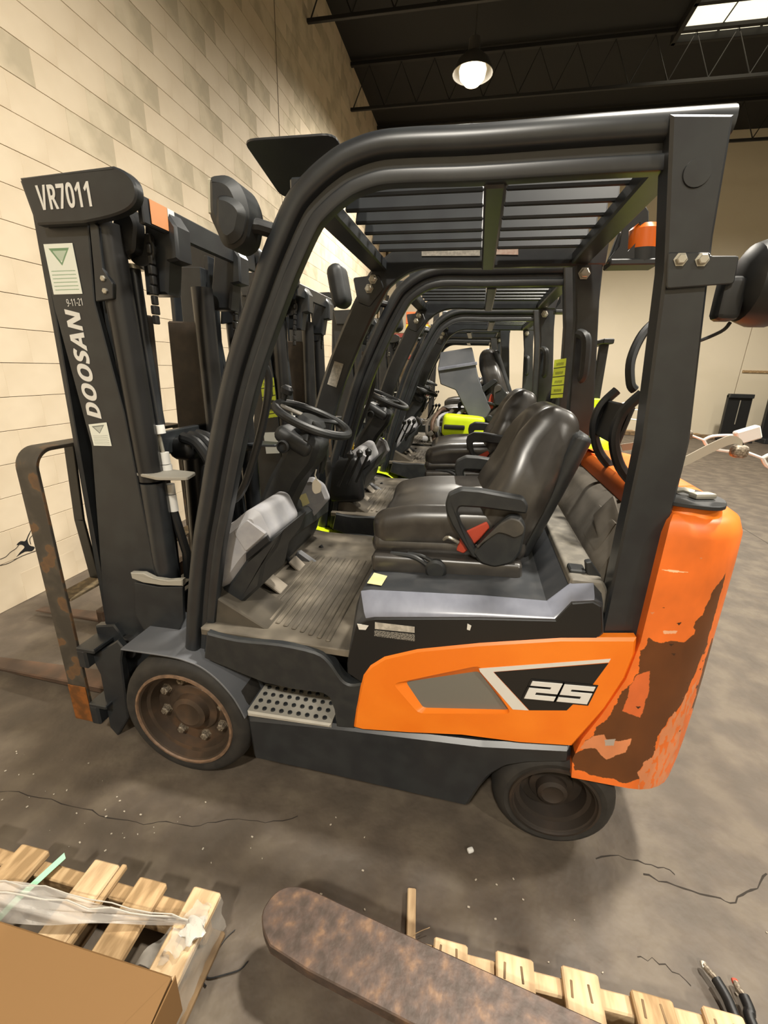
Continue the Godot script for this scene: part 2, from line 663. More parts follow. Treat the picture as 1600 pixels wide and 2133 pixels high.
func build_room() -> void:
	var b := Mb.new()
	b.box(Vector3(5.5, -0.1, -4.0), Vector3(18.0, 0.2, 20.4), 0.0)
	var floor_slab := struct("floor", b, M.concrete)
	floor_slab.material_override.uv1_world_triplanar = true
	# the saw-cut joint and the cracks of the slab
	var lines := {"control_joint": [[Vector3(2.976, 0, -5.189), Vector3(2.97, 0, -4.704), Vector3(2.979, 0, -3.56)], 0.006]}
	lines.crack = [[Vector3(-1.629, 0, -0.915), Vector3(-1.513, 0, -0.927), Vector3(-1.364, 0, -0.928), Vector3(-1.235, 0, -0.924), Vector3(-1.119, 0, -0.918), Vector3(-1.019, 0, -0.926), Vector3(-0.948, 0, -0.948), Vector3(-0.848, 0, -0.954), Vector3(-0.776, 0, -0.988), Vector3(-0.665, 0, -1.024), Vector3(-0.577, 0, -1.034), Vector3(-0.501, 0, -1.073)], 0.004]
	lines.crack_a = [[Vector3(0.533, 0, -1.161), Vector3(0.614, 0, -1.183), Vector3(0.673, 0, -1.179), Vector3(0.731, 0, -1.177), Vector3(0.779, 0, -1.168)], 0.006]
	lines.crack_b = [[Vector3(0.676, 0, -1.142), Vector3(0.743, 0, -1.129), Vector3(0.81, 0, -1.123), Vector3(0.877, 0, -1.12), Vector3(0.914, 0, -1.112), Vector3(0.965, 0, -1.148), Vector3(1.022, 0, -1.18), Vector3(1.083, 0, -1.231)], 0.007]
	lines.crack_c = [[Vector3(0.585, 0, -0.9), Vector3(0.624, 0, -0.906), Vector3(0.669, 0, -0.895), Vector3(0.708, 0, -0.873)], 0.003]
	for key in lines:
		var c := Mb.new()
		var pts := curve3(lines[key][0], 3)
		var rows := []
		for i in pts.size():
			var d: Vector3 = (pts[mini(i + 1, pts.size() - 1)] - pts[maxi(i - 1, 0)]).normalized()
			var side := Vector3(-d.z, 0, d.x)
			var wob := 0.0 if key == "control_joint" else rng.randf_range(-1, 1)
			var w: float = lines[key][1] * (1.0 if key == "control_joint" else rng.randf_range(0.2, 1.0))
			rows.append([pts[i] + side * (w / 2.0 + wob * 0.006), pts[i] + side * (-w / 2.0 + wob * 0.006)])
		c.sheet(rows, Vector3(0, 0.0008, 0))
		obj("crack" if key != "control_joint" else key, c, M.crack, floor_slab)
	b = Mb.new()
	b.box(Vector3(5.5, 7.1, -4.0), Vector3(18.0, 0.2, 20.4), 0.0)
	struct("ceiling", b, M.roof)
	# block wall: mortar plane behind, blocks proud of it
	b = Mb.new()
	b.box(Vector3(-2.953, 3.5, -4.0), Vector3(0.18, 7.0, 20.0), 0.0)
	var wall := struct("wall_left", b, M.mortar)
	var cells := []
	for k in range(-1, 36):
		var y0 := 0.104 + k * 0.2028
		for i in 50:
			var z0 := 0.6 - i * 0.4056 + (0.2028 if k % 2 else 0.0) - 0.032
			if y0 > 7.0 or z0 < -13.9:
				continue
			var y1 := minf(y0 + 0.2028, 7.0)
			y0 = maxf(y0, 0.0)
			var z1 := z0 + 0.4056
			if y1 - y0 < 0.01:
				continue
			var mid := Vector3(-2.853, (y0 + y1) / 2.0, (z0 + z1) / 2.0)
			# how large it shows from where the photograph was taken, if it is in view
			var seen := 0.0
			if mid.z < -1.75 and mid.y < 1.6 - mid.z * 0.75:
				seen = 1.0 / mid.distance_squared_to(Vector3(0, 1.555, 0)) * absf(mid.x) / mid.length()
			cells.append([seen, y0, y1, z0, z1])
	cells.sort_custom(func(p, q): return p[0] > q[0])
	var rest := Mb.new()
	var rest_rough := Mb.new()
	var shared := {}
	for i in cells.size():
		var c: Array = cells[i]
		var size := Vector3(0.012, c[2] - c[1] - 0.0035, c[4] - c[3])
		var at := Vector3(-2.859 + rng.randf_range(-0.0006, 0.0006), (c[1] + c[2]) / 2.0, (c[3] + c[4]) / 2.0)
		var chance := clampf((at.y - 2.4) * 0.4, 0.01, 0.5) * clampf((-at.z - 2.6), 0.1, 1.0)
		var rough := rng.randf() < chance
		if i < 296:
			var key := "%.3f" % size.y
			if not shared.has(key):
				var bm := Mb.new()
				bm.box(Vector3.ZERO, size, 0.001)
				shared[key] = mesh_of(bm, 0.0)
			var o := MeshInstance3D.new()
			o.mesh = shared[key]
			o.material_override = M.block_b if rough else M.block_a
			put(o, "block", wall)
			o.position = at
		else:
			(rest_rough if rough else rest).box(at, size, 0.001)
	for r in [[rest, M.block_a], [rest_rough, M.block_b]]:
		var o := obj("block_field", r[0], r[1], wall, 0.0)
		o.set_meta("kind", "stuff")
	b = Mb.new()
	b.box(Vector3(-2.852, 3.5, -6.58), Vector3(0.004, 7.0, 0.014), 0.0)
	obj("control_joint", b, M.mortar, wall)
	# far wall of tilt-up panels
	b = Mb.new()
	b.box(Vector3(5.5, 3.5, -13.85), Vector3(18.0, 7.0, 0.2), 0.0)
	var back := struct("wall_back", b, M.mortar)
	for p in [[-2.8, 0.6], [0.6, 6.76], [6.76, 14.5]]:
		var c := Mb.new()
		c.box(Vector3((p[0] + p[1]) / 2.0, 3.5, -13.72), Vector3(p[1] - p[0] - 0.016, 7.0, 0.06), 0.006)
		obj("wall_panel", c, M.panel, back)
	b = Mb.new()
	b.box(Vector3(14.4, 3.5, -4.0), Vector3(0.2, 7.0, 20.0), 0.0)
	struct("wall_right", b, M.panel)
	b = Mb.new()
	b.box(Vector3(5.5, 3.5, 6.1), Vector3(18.0, 7.0, 0.2), 0.0)
	struct("wall_front", b, M.panel)


const ENERGY := [54.0, 50.0, 38.0, 38.0, 32.0, 28.0]


func build_lamps() -> void:
	var glow := mat(Color(1.0, 0.93, 0.8), 0.5)
	glow.emission_enabled = true
	glow.emission = Color(1.0, 0.9, 0.72)
	glow.emission_energy_multiplier = 4.0
	var shade := mat(hex("54524e"), 0.5, 0.3)
	var spots := [Vector3(-0.52, 6.2, -9.0), Vector3(1.4, 6.2, -2.0), Vector3(-0.5, 6.2, 3.6), Vector3(5.0, 6.2, -9.0), Vector3(5.0, 6.2, -2.6), Vector3(5.0, 6.2, 3.6)]
	for i in spots.size():
		var p: Vector3 = spots[i]
		var t := thing("high_bay_lamp", ["round high bay lamp glowing over the far end of the truck row", "high bay lamp hung high above the mast of the orange forklift", "high bay lamp above the left pallet, behind the photographer", "high bay lamp over the open floor near the far wall", "high bay lamp over the open floor beside the orange forklift", "high bay lamp over the open floor, behind the photographer"][i], "lamp", p, "high bay lamps")
		var b := Mb.new()
		b.lathe(pv([0.0, -0.24, 0.12, -0.22, 0.2, -0.14, 0.22, -0.04, 0.18, 0.06, 0.1, 0.1, 0.0, 0.11]), Transform3D(Basis(), p), 24)
		obj("globe", b, glow, t)
		b = Mb.new()
		b.lathe(pv([0.0, 0.14, 0.14, 0.13, 0.24, 0.05, 0.32, -0.09, 0.33, -0.09, 0.25, 0.07, 0.15, 0.16, 0.1, 0.18, 0.09, 0.36, 0.0, 0.36]), Transform3D(Basis(), p), 28)
		obj("reflector", b, shade, t)
		b = Mb.new()
		b.tube([p + Vector3(0, 0.36, 0), Vector3(p.x, 7.0, p.z)], 0.012, 6)
		obj("hanger", b, shade, t)
		origin = Vector3.ZERO
		var l := SpotLight3D.new()
		put(l, "lamp_light", t)
		l.position = Vector3(0, -0.08, 0)
		l.rotation_degrees = Vector3(-90, 0, 0)
		l.spot_angle = 78.0
		l.spot_angle_attenuation = 0.75
		l.light_color = Color(1.0, 0.97, 0.915)
		l.light_energy = ENERGY[i]
		l.light_size = 0.2
		l.spot_range = 30.0
		l.spot_attenuation = 2.0
		l.shadow_enabled = true
	# open-web joists under the roof deck
	for i in 6:
		var z := -0.9 - i * 2.275
		var t := thing("steel_joist", ["open web steel joist overhead, nearest of the six to the photographer", "open web steel joist crossing above the orange forklift", "open web steel joist crossing above the second and third forklifts", "open web steel joist in front of the glowing lamp", "open web steel joist just behind the glowing lamp, below the roof light", "open web steel joist closest to the far wall"][i], "joist", Vector3(5.5, 6.2, z), "roof joists")
		var b := Mb.new()
		b.bar(Vector3(-2.85, 6.25, z), Vector3(14.3, 6.25, z), 0.05, 0.05)
		obj("bottom_chord", b, M.steel_dark, t)
		b = Mb.new()
		b.bar(Vector3(-2.85, 6.93, z), Vector3(14.3, 6.93, z), 0.07, 0.06)
		obj("top_chord", b, M.steel_dark, t)
		for k in 28:
			var x := -2.8 + k * 0.61
			b = Mb.new()
			b.tube([Vector3(x, 6.27, z), Vector3(x + 0.305, 6.9, z), Vector3(x + 0.61, 6.27, z)], 0.011, 6)
			obj("web_rod", b, M.steel_dark, t)
	origin = Vector3.ZERO
	# a roof light let into the deck
	var sky := thing("roof_light", "bright rectangular roof light let into the dark deck", "skylight", Vector3(3.6, 6.98, -9.3))
	var pane := mat(Color(1.0, 0.97, 0.88), 0.6)
	pane.emission_enabled = true
	pane.emission = Color(1.0, 0.96, 0.84)
	pane.emission_energy_multiplier = 1.3
	for i in 3:
		var b := Mb.new()
		b.box(Vector3(3.05 + i * 0.62, 6.97, -9.3), Vector3(0.58, 0.03, 1.7), 0.004)
		obj("pane", b, pane, sky)
	var fr := Mb.new()
	for x in [2.72, 4.62]:
		fr.box(Vector3(x, 6.93, -9.3), Vector3(0.07, 0.14, 1.9), 0.005)
	for z in [-10.2, -8.4, -9.35]:
		fr.box(Vector3(3.67, 6.93, z), Vector3(1.96, 0.14, 0.07), 0.005)
	obj("frame", fr, M.steel_dark, sky)
	origin = Vector3.ZERO
	var al := AreaLight3D.new()
	put(al, "roof_light_glow", sky)
	al.area_size = Vector2(1.8, 1.6)
	al.position = Vector3(0, -0.14, 0)
	al.rotation_degrees = Vector3(-90, 0, 0)
	al.light_energy = 2.0
	al.light_color = Color(1.0, 0.95, 0.84)
	al.shadow_enabled = true


func row_truck(first: Node3D, label: String, dx: float, dz: float, drop: Array, paint: Material) -> Node3D:
	var o: Node3D = first.duplicate()
	o.name = numbered("forklift")
	add_child(o)
	o.position = first.position + Vector3(dx, 0, dz)
	o.set_meta("label", label)
	repaint(o, drop, paint)
	# their masts are tilted a little farther back towards the wall
	(o.get_node("mast") as Node3D).position.x -= 0.1
	return o


func repaint(n: Node, drop: Array, paint: Material) -> void:
	for k in n.get_children():
		var plain := String(k.name).rstrip("0123456789_")
		if plain in drop:
			n.remove_child(k)
			k.free()
			continue
		if k is MeshInstance3D and (k.material_override == M.orange or k.material_override == M.peeled or k.material_override == M.orange_worn or k.material_override == M.blue_grey):
			k.material_override = paint
		repaint(k, drop, paint)


func build_row() -> void:
	var first: Node3D = get_node("forklift")
	var drop := ["mast_lettering", "unit_number", "chalk_date", "badge_stripe", "badge_field", "badge_number", "badge_number_edge", "visor", "rating_plate", "hood_label", "small_label", "warning_label", "key_tag", "key_ring", "gas_hose", "guard_label", "pillar_plug", "work_lamp", "hydraulic_hose", "pillar_card", "paint_chip", "centre_cylinder_head"]
	row_truck(first, "second forklift of the row, lime green, right behind the orange one", 0.03, -1.36, drop, M.lime)
	var second: Node3D = get_node("forklift_001")
	second_truck(second)
	drop.append_array(["work_lamp", "gas_cradle", "beacon", "maker_label"])
	var third := row_truck(first, "third forklift of the row, lime green, with its grey hood and seat tipped up", 0.08, -3.06, drop + ["hood", "hood_flank", "hood_ridge", "hood_latch", "engine_cover", "torn_flap"], M.lime)
	third_truck(third)
	row_truck(first, "fourth forklift of the row, lime green, behind the one with the open hood", -0.15, -4.25, drop, M.lime)
	row_truck(first, "farthest forklift of the row, close to the end wall", -0.2, -6.2, drop, M.lime)
	origin = Vector3.ZERO


# what only the second truck carries
func second_truck(t: Node3D) -> void:
	origin = t.position
	for q in [[[Vector3(-1.357, 1.46, -2.672), Vector3(-1.264, 1.48, -2.672), Vector3(-1.248, 1.237, -2.672), Vector3(-1.339, 1.22, -2.672)], M.hazard], [[Vector3(-1.356, 1.129, -2.672), Vector3(-1.26, 1.137, -2.672), Vector3(-1.25, 0.998, -2.672), Vector3(-1.344, 0.989, -2.672)], M.sticker], [[Vector3(-1.376, 1.607, -2.672), Vector3(-1.301, 1.614, -2.672), Vector3(-1.297, 1.531, -2.672), Vector3(-1.366, 1.524, -2.672)], M.sticker], [[Vector3(0.382, 1.618, -2.53), Vector3(0.44, 1.628, -2.53), Vector3(0.45, 1.431, -2.53), Vector3(0.39, 1.424, -2.53)], M.hazard]]:
		plate("tape_label", q[0], q[1], t)
	words("HO", t, "tape_lettering", Vector3(-1.297, 1.35, -2.67), Vector3(-0.1, 1, 0), Vector3(-1, 0, 0), 0.055, M.black, 0.14)
	var b := Mb.new()
	b.soft(Vector3(-0.777, 0.874, -2.6), Vector3(0.24, 0.3, 0.1), 0.045, Basis(Vector3(0, 0, 1), 0.12), 6)
	obj("black_pouch", b, M.black, t)
	plate("dash_card", [Vector3(-0.808, 1.136, -2.6), Vector3(-0.718, 1.15, -2.6), Vector3(-0.715, 1.114, -2.6), Vector3(-0.811, 1.1, -2.6)], M.red_card, t)
	plate("dash_card", [Vector3(-0.811, 1.1, -2.6), Vector3(-0.715, 1.114, -2.6), Vector3(-0.718, 1.069, -2.6), Vector3(-0.808, 1.06, -2.6)], M.yellow_card, t)
	# lime cowl, bottle posts and cradle frame at its tail
	b = Mb.new()
	b.prism(rnd(pv([0.6, 0.78, 0.6, 1.02, 0.7, 1.1, 0.88, 1.06, 0.94, 0.92, 0.9, 0.78]), 0.04, 4), -2.75, -3.3, 0.03)
	obj("tail_cowl", b, M.lime, t)
	b = Mb.new()
	b.bar(Vector3(0.74, 1.05, -3.05), Vector3(0.735, 1.74, -3.05), 0.05, 0.04, Vector3(0, 0, 1), 0.005)
	obj("frame_post", b, M.black, t)
	b = Mb.new()
	b.bar(Vector3(0.735, 1.74, -2.95), Vector3(0.735, 1.74, -3.4), 0.06, 0.03, Vector3.UP, 0.005)
	obj("frame_cap", b, M.black, t)
	for y in [1.23, 1.37]:
		b = Mb.new()
		b.box(Vector3(0.715, y, -3.0), Vector3(0.08, 0.08 if y > 1.3 else 0.13, 0.06), 0.006)
		obj("frame_clamp", b, M.lime, t)


# the third truck stands open: hood and seat tipped forward, engine bare
func third_truck(t: Node3D) -> void:
	origin = t.position
	var seat: Node3D = t.get_node("seat")
	var hinge := Vector3(-0.3, 0.92, -1.68) - Vector3(-0.25, 0, -1.68)
	seat.transform = Transform3D(Basis(), hinge + Vector3(0.2, 0.05, 0)) * Transform3D(Basis(Vector3(0, 0, 1), 0.75), Vector3.ZERO) * Transform3D(Basis(), -hinge)
	var b := Mb.new()
	b.prism(rnd(pv([-0.385, 1.56, -0.37, 1.71, -0.08, 1.76, 0.0, 1.5, 0.15, 1.2, 0.08, 1.03, -0.04, 1.1, -0.2, 1.37, -0.35, 1.42]), 0.01, 2), -4.4, -5.05, 0.008)
	obj("tipped_hood", b, M.blue_grey, t)
	b = Mb.new()
	b.bar(Vector3(-0.38, 1.555, -4.395), Vector3(-0.02, 1.62, -4.395), 0.02, 0.03, Vector3.UP, 0.004)
	obj("hood_seam", b, M.hood_grey, t)
	b = Mb.new()
	b.soft(Vector3(-0.1, 1.04, -4.32), Vector3(0.4, 0.22, 0.12), 0.05, Basis(Vector3(0, 0, 1), -0.05), 6)
	obj("lime_cover", b, M.lime, t)
	b = Mb.new()
	b.soft(Vector3(-0.18, 1.035, -4.25), Vector3(0.2, 0.045, 0.03), 0.012, Basis(), 4)
	obj("cover_handle", b, M.black, t)
	b = Mb.new()
	b.soft(Vector3(-0.06, 0.82, -4.75), Vector3(0.5, 0.4, 0.55), 0.06, Basis(), 4)
	obj("engine_block", b, M.pit, t)
	for k in 7:
		b = Mb.new()
		var x := -0.42 + k * 0.055
		b.tube(curve3([Vector3(x, 0.86, -4.35), Vector3(x - 0.04, 1.02 + 0.03 * (k % 3), -4.4), Vector3(x + 0.05, 1.14 + 0.04 * (k % 2), -4.5), Vector3(x + 0.16, 1.1, -4.6)], 4), 0.016 + 0.004 * (k % 2), 8)
		obj("engine_hose", b, [M.cloth, M.rust_steel, M.pale_plastic][k % 3], t)
	for k in 6:
		b = Mb.new()
		b.soft(Vector3(-0.46 + k * 0.05, 0.9 + 0.05 * (k % 3), -4.33), Vector3(0.06, 0.05, 0.05), 0.015, Basis(Vector3(0, 0, 1), k * 0.7), 3)
		obj("engine_fitting", b, [M.pale_plastic, M.cloth, M.steel_bolt][k % 3], t)




# paints a polygon (in u, v metres) with ragged edges into an image that spans box
func daub(im: Image, box: Rect2, poly: PackedVector2Array, col: Color, ragged: float, n: FastNoiseLite, speck := 0.0) -> void:
	var w := im.get_width()
	var h := im.get_height()
	var lo := poly[0]
	var hi := poly[0]
	for p in poly:
		lo = lo.min(p)
		hi = hi.max(p)
	var k := Vector2(w / box.size.x, h / box.size.y)
	for y in range(maxi(0, int((lo.y - box.position.y - ragged) * k.y)), mini(h, int((hi.y - box.position.y + ragged) * k.y) + 1)):
		for x in range(maxi(0, int((lo.x - box.position.x - ragged) * k.x)), mini(w, int((hi.x - box.position.x + ragged) * k.x) + 1)):
			var p := box.position + Vector2(x / k.x, y / k.y)
			var q := p + Vector2(n.get_noise_2d(p.x * 60.0, p.y * 60.0), n.get_noise_2d(p.x * 60.0 + 91.0, p.y * 60.0 - 57.0)) * ragged
			if Geometry2D.is_point_in_polygon(q, poly):
				if speck > 0.0 and n.get_noise_2d(p.x * 140.0 + 17.0, p.y * 55.0) < speck - 0.5:
					continue
				var g := 1.0 + 0.12 * n.get_noise_2d(p.x * 25.0, p.y * 18.0 + 7.0)
				im.set_pixel(x, y, Color(col.r * g, col.g * g, col.b * g))


func peeled_paint() -> StandardMaterial3D:
	var n := FastNoiseLite.new()
	n.seed = 5
	n.frequency = 0.25
	n.fractal_octaves = 4
	var box := Rect2(0.36, 0.26, 0.86, 1.06)
	var im := Image.create(560, 690, false, Image.FORMAT_RGB8)
	im.fill(hex("e9742a"))
	var all := pv([0.36, 0.26, 1.22, 0.26, 1.22, 1.32, 0.36, 1.32])
	daub(im, box, all, hex("e8732a"), 0.0, n)
	var brown := hex("63391a")
	var pale := hex("d98a5c")
	var p := pv([0.513, 0.876, 0.556, 0.868, 0.603, 0.879, 0.638, 0.896, 0.631, 0.94, 0.649, 0.954, 0.653, 0.979, 0.665, 1.024, 0.712, 1.072, 0.722, 0.854, 0.667, 0.666, 0.633, 0.618, 0.61, 0.553, 0.611, 0.476, 0.593, 0.432, 0.588, 0.385, 0.546, 0.364, 0.403, 0.376, 0.384, 0.412, 0.413, 0.46, 0.427, 0.517, 0.459, 0.595, 0.487, 0.681, 0.51, 0.762, 0.509, 0.843])
	daub(im, box, p, brown, 0.012, n)
	daub(im, box, pv([0.75, 0.62, 1.22, 0.55, 1.22, 0.8, 0.75, 0.86]), brown, 0.03, n)
	daub(im, box, pv([0.664, 0.682, 0.728, 0.736, 0.743, 0.349, 0.597, 0.308, 0.586, 0.423, 0.607, 0.485, 0.614, 0.559]), pale, 0.014, n, 0.36)
	daub(im, box, pv([0.432, 0.519, 0.465, 0.533, 0.473, 0.515, 0.504, 0.515, 0.536, 0.536, 0.536, 0.482, 0.508, 0.46, 0.487, 0.438, 0.459, 0.463, 0.445, 0.475, 0.404, 0.461, 0.414, 0.485]), pale, 0.006, n)
	daub(im, box, pv([0.511, 0.756, 0.541, 0.774, 0.55, 0.694, 0.549, 0.613, 0.498, 0.625, 0.5, 0.677, 0.498, 0.712]), hex("d46a35"), 0.006, n)
	daub(im, box, pv([0.469, 0.511, 0.496, 0.522, 0.495, 0.494, 0.473, 0.489]), hex("b6aaa0"), 0.004, n)
	daub(im, box, pv([0.503, 1.08, 0.528, 1.083, 0.574, 1.08, 0.535, 1.076]), hex("f2c9a0"), 0.002, n)
	daub(im, box, pv([0.546, 0.906, 0.583, 0.908, 0.579, 0.899, 0.55, 0.896]), hex("e8b08a"), 0.003, n)
	for k in 26:
		var c := Vector2(rng.randf_range(0.5, 1.0), rng.randf_range(0.45, 1.15))
		var r := rng.randf_range(0.002, 0.008)
		daub(im, box, PackedVector2Array([c, c + Vector2(r * 2.0, r * 0.3), c + Vector2(r * 1.2, -r)]), [brown, pale, hex("3d2413")][k % 3], 0.004, n)
	im.generate_mipmaps()
	var m := mat(Color.WHITE, 0.4)
	m.albedo_texture = ImageTexture.create_from_image(im)
	m.texture_repeat = false
	return m


func tape(dark_rows: bool) -> StandardMaterial3D:
	var im := Image.create(48, 128, false, Image.FORMAT_RGB8)
	im.fill(hex("b9c832"))
	if dark_rows:
		for y in 128:
			for x in 48:
				if (y % 29 > 25) or (y % 29 > 10 and y % 29 < 20 and x > 8 and x < 40 and (x * 5 + y * 3) % 11 < 4):
					im.set_pixel(x, y, hex("2a2d14"))
	im.generate_mipmaps()
	var m := mat(Color.WHITE, 0.5)
	m.albedo_texture = ImageTexture.create_from_image(im)
	m.texture_repeat = false
	return m


func sticker(mark: String) -> StandardMaterial3D:
	var im := Image.create(96, 160, false, Image.FORMAT_RGB8)
	im.fill(hex("dfe2d6"))
	var ink := hex("6f8f6c") if mark == "triangle" else hex("7b8079")
	if mark == "triangle" or mark == "small":
		for y in 55:
			var half := int((55 - y) * 0.62)
			for x in range(48 - half, 48 + half):
				if absf(x - 48.0) > half - 6 or y < 8 or (y < 40 and (x + y * 3) % 7 < 3):
					im.set_pixel(x, 14 + y, ink)
	for y in range(80, 150):
		for x in range(8, 88):
			if y % 12 < 3 and (x * 7 + y * 13) % 23 < 15:
				im.set_pixel(x, y, ink)
	im.generate_mipmaps()
	var m := mat(Color.WHITE, 0.45)
	m.albedo_texture = ImageTexture.create_from_image(im)
	m.texture_repeat = false
	return m


# a thin printed plate with four corners (top left, top right, bottom right, bottom left), a little proud of what it sits on
func plate(called: String, q: Array, m: Material, parent: Node, t := 0.0012) -> MeshInstance3D:
	var n: Vector3 = (q[1] - q[0]).cross(q[0] - q[3]).normalized() * t
	var v := PackedVector3Array()
	var uv := PackedVector2Array()
	var nn := PackedVector3Array()
	var cc := [Vector2(0, 0), Vector2(1, 0), Vector2(1, 1), Vector2(0, 1)]
	for k in [0, 1, 2, 0, 2, 3]:
		v.append(q[k] + n - origin)
		uv.append(cc[k])
		nn.append(n.normalized())
	for k in 4:
		var a: Vector3 = q[k]
		var b: Vector3 = q[(k + 1) % 4]
		for p in [a + n, a, b, a + n, b, b + n]:
			v.append(p - origin)
			uv.append(cc[k])
			nn.append((b - a).cross(n).normalized() * -1.0)
	var arr := []
	arr.resize(Mesh.ARRAY_MAX)
	arr[Mesh.ARRAY_VERTEX] = v
	arr[Mesh.ARRAY_NORMAL] = nn
	arr[Mesh.ARRAY_TEX_UV] = uv
	var me := ArrayMesh.new()
	me.add_surface_from_arrays(Mesh.PRIMITIVE_TRIANGLES, arr)
	var o := MeshInstance3D.new()
	o.mesh = me
	o.material_override = m
	put(o, called, parent)
	return o


func corners(xy: Array, z: float) -> Array:
	return [Vector3(xy[0], xy[1], z), Vector3(xy[2], xy[3], z), Vector3(xy[4], xy[5], z), Vector3(xy[6], xy[7], z)]


func wheel(root: Node3D, called: String, c: Vector3, r: float, rim: float, wide: float, out: float, lugs: int, iron: Material) -> void:
	var g := grp(called, root)
	var xf := Transform3D(Basis(Vector3(1, 0, 0), Vector3(0, 0, out), Vector3(0, 1, 0)), c)
	var b := Mb.new()
	b.lathe(pv([rim, -wide / 2, r - 0.03, -wide / 2, r - 0.008, -wide / 2 + 0.02, r, -wide / 2 + 0.04, r, wide / 2 - 0.045, r - 0.007, wide / 2 - 0.024, r - 0.018, wide / 2 - 0.008, r - 0.03, wide / 2, rim + 0.02, wide / 2 + 0.003, rim, wide / 2 - 0.002]), xf, 48, true)
	obj("tyre", b, M.rubber, g)
	b = Mb.new()
	b.lathe(pv([rim + 0.001, -wide / 2 + 0.01, rim + 0.001, wide / 2 - 0.004, rim - 0.006, wide / 2 + 0.001, rim - 0.014, wide / 2 - 0.004, rim - 0.02, wide / 2 - 0.03, rim - 0.034, wide / 2 - 0.034, rim - 0.04, wide / 2 - 0.075, 0.0, wide / 2 - 0.078, 0.0, -wide / 2 + 0.02]), xf, 48)
	obj("rim", b, iron, g)
	b = Mb.new()
	b.lathe(pv([rim + 0.004, wide / 2 - 0.002, rim + 0.002, wide / 2 + 0.005, rim - 0.006, wide / 2 + 0.006, rim - 0.009, wide / 2, rim - 0.002, wide / 2 - 0.006]), xf, 48, true)
	obj("rim_edge", b, M.rim_edge if lugs else iron, g)
	b = Mb.new()
	var hr := rim * 0.36
	b.lathe(pv([hr * 1.5, wide / 2 - 0.08, hr * 1.4, wide / 2 - 0.066, hr, wide / 2 - 0.062, hr * 0.95, wide / 2 - 0.035, hr * 0.7, wide / 2 - 0.028, hr * 0.5, wide / 2 - 0.034, 0.0, wide / 2 - 0.036]), xf, 24)
	obj("hub_cap", b, iron, g)
	for k in lugs:
		var a := TAU * (k + 0.35) / lugs
		b = Mb.new()
		var p := xf * Vector3(cos(a) * rim * 0.66, wide / 2 - 0.08, sin(a) * rim * 0.66)
		b.bolt(p, xf.basis.y, 0.0165, 0.028)
		b.tube([p, p + xf.basis.y * 0.033], 0.006, 6)
		obj("lug_nut", b, M.steel_bolt, g)


func guard_side(g: Node3D, z: float, inward: float) -> void:
	var path := curve2(pv([-0.987, 0.528, -0.958, 0.699, -0.928, 0.855, -0.895, 1.001, -0.86, 1.122, -0.819, 1.266, -0.773, 1.414, -0.729, 1.538, -0.685, 1.641, -0.635, 1.748, -0.584, 1.849, -0.519, 1.957, -0.466, 2.007, -0.411, 2.043, -0.362, 2.065, -0.289, 2.082, -0.205, 2.085, -0.046, 2.082, 0.21, 2.084, 0.462, 2.083]), 4)
	var prof := PackedVector2Array()
	for q in [Vector2(0.0, 0.032), Vector2(0.002, 0.02), Vector2(0.008, 0.01), Vector2(0.017, 0.003), Vector2(0.03, 0.0), Vector2(0.042, 0.001), Vector2(0.051, 0.005), Vector2(0.056, 0.012), Vector2(0.059, 0.028), Vector2(0.076, 0.03), Vector2(0.08, 0.02), Vector2(0.086, 0.017), Vector2(0.104, 0.017), Vector2(0.11, 0.02), Vector2(0.112, 0.026), Vector2(0.112, 0.05), Vector2(0.104, 0.06), Vector2(0.014, 0.06), Vector2(0.0, 0.046)]:
		prof.append(Vector2(q.x, q.y * inward))
	var b := Mb.new()
	b.sweep(path, z, prof)
	obj("front_pillar", b, M.dark, g)
	b = Mb.new()
	b.prism(pv([0.335, 2.059, 0.451, 2.051, 0.464, 1.841, 0.516, 1.404, 0.516, 0.857, 0.411, 0.843, 0.411, 1.398, 0.382, 1.779]), z + 0.012 * -inward, z + inward * 0.055, 0.006)
	obj("rear_pillar", b, M.dark, g)


func build_truck() -> void:
	var t := thing("forklift", "orange and charcoal forklift with a black seat, whole side turned to the open floor", "forklift", Vector3(-0.25, 0, -1.68), "parked forklifts")
	truck_body(t)
	truck_guard(t)
	truck_cab(t)
	truck_mast(t)
	truck_marks(t)
	truck_tail(t)
	origin = Vector3.ZERO


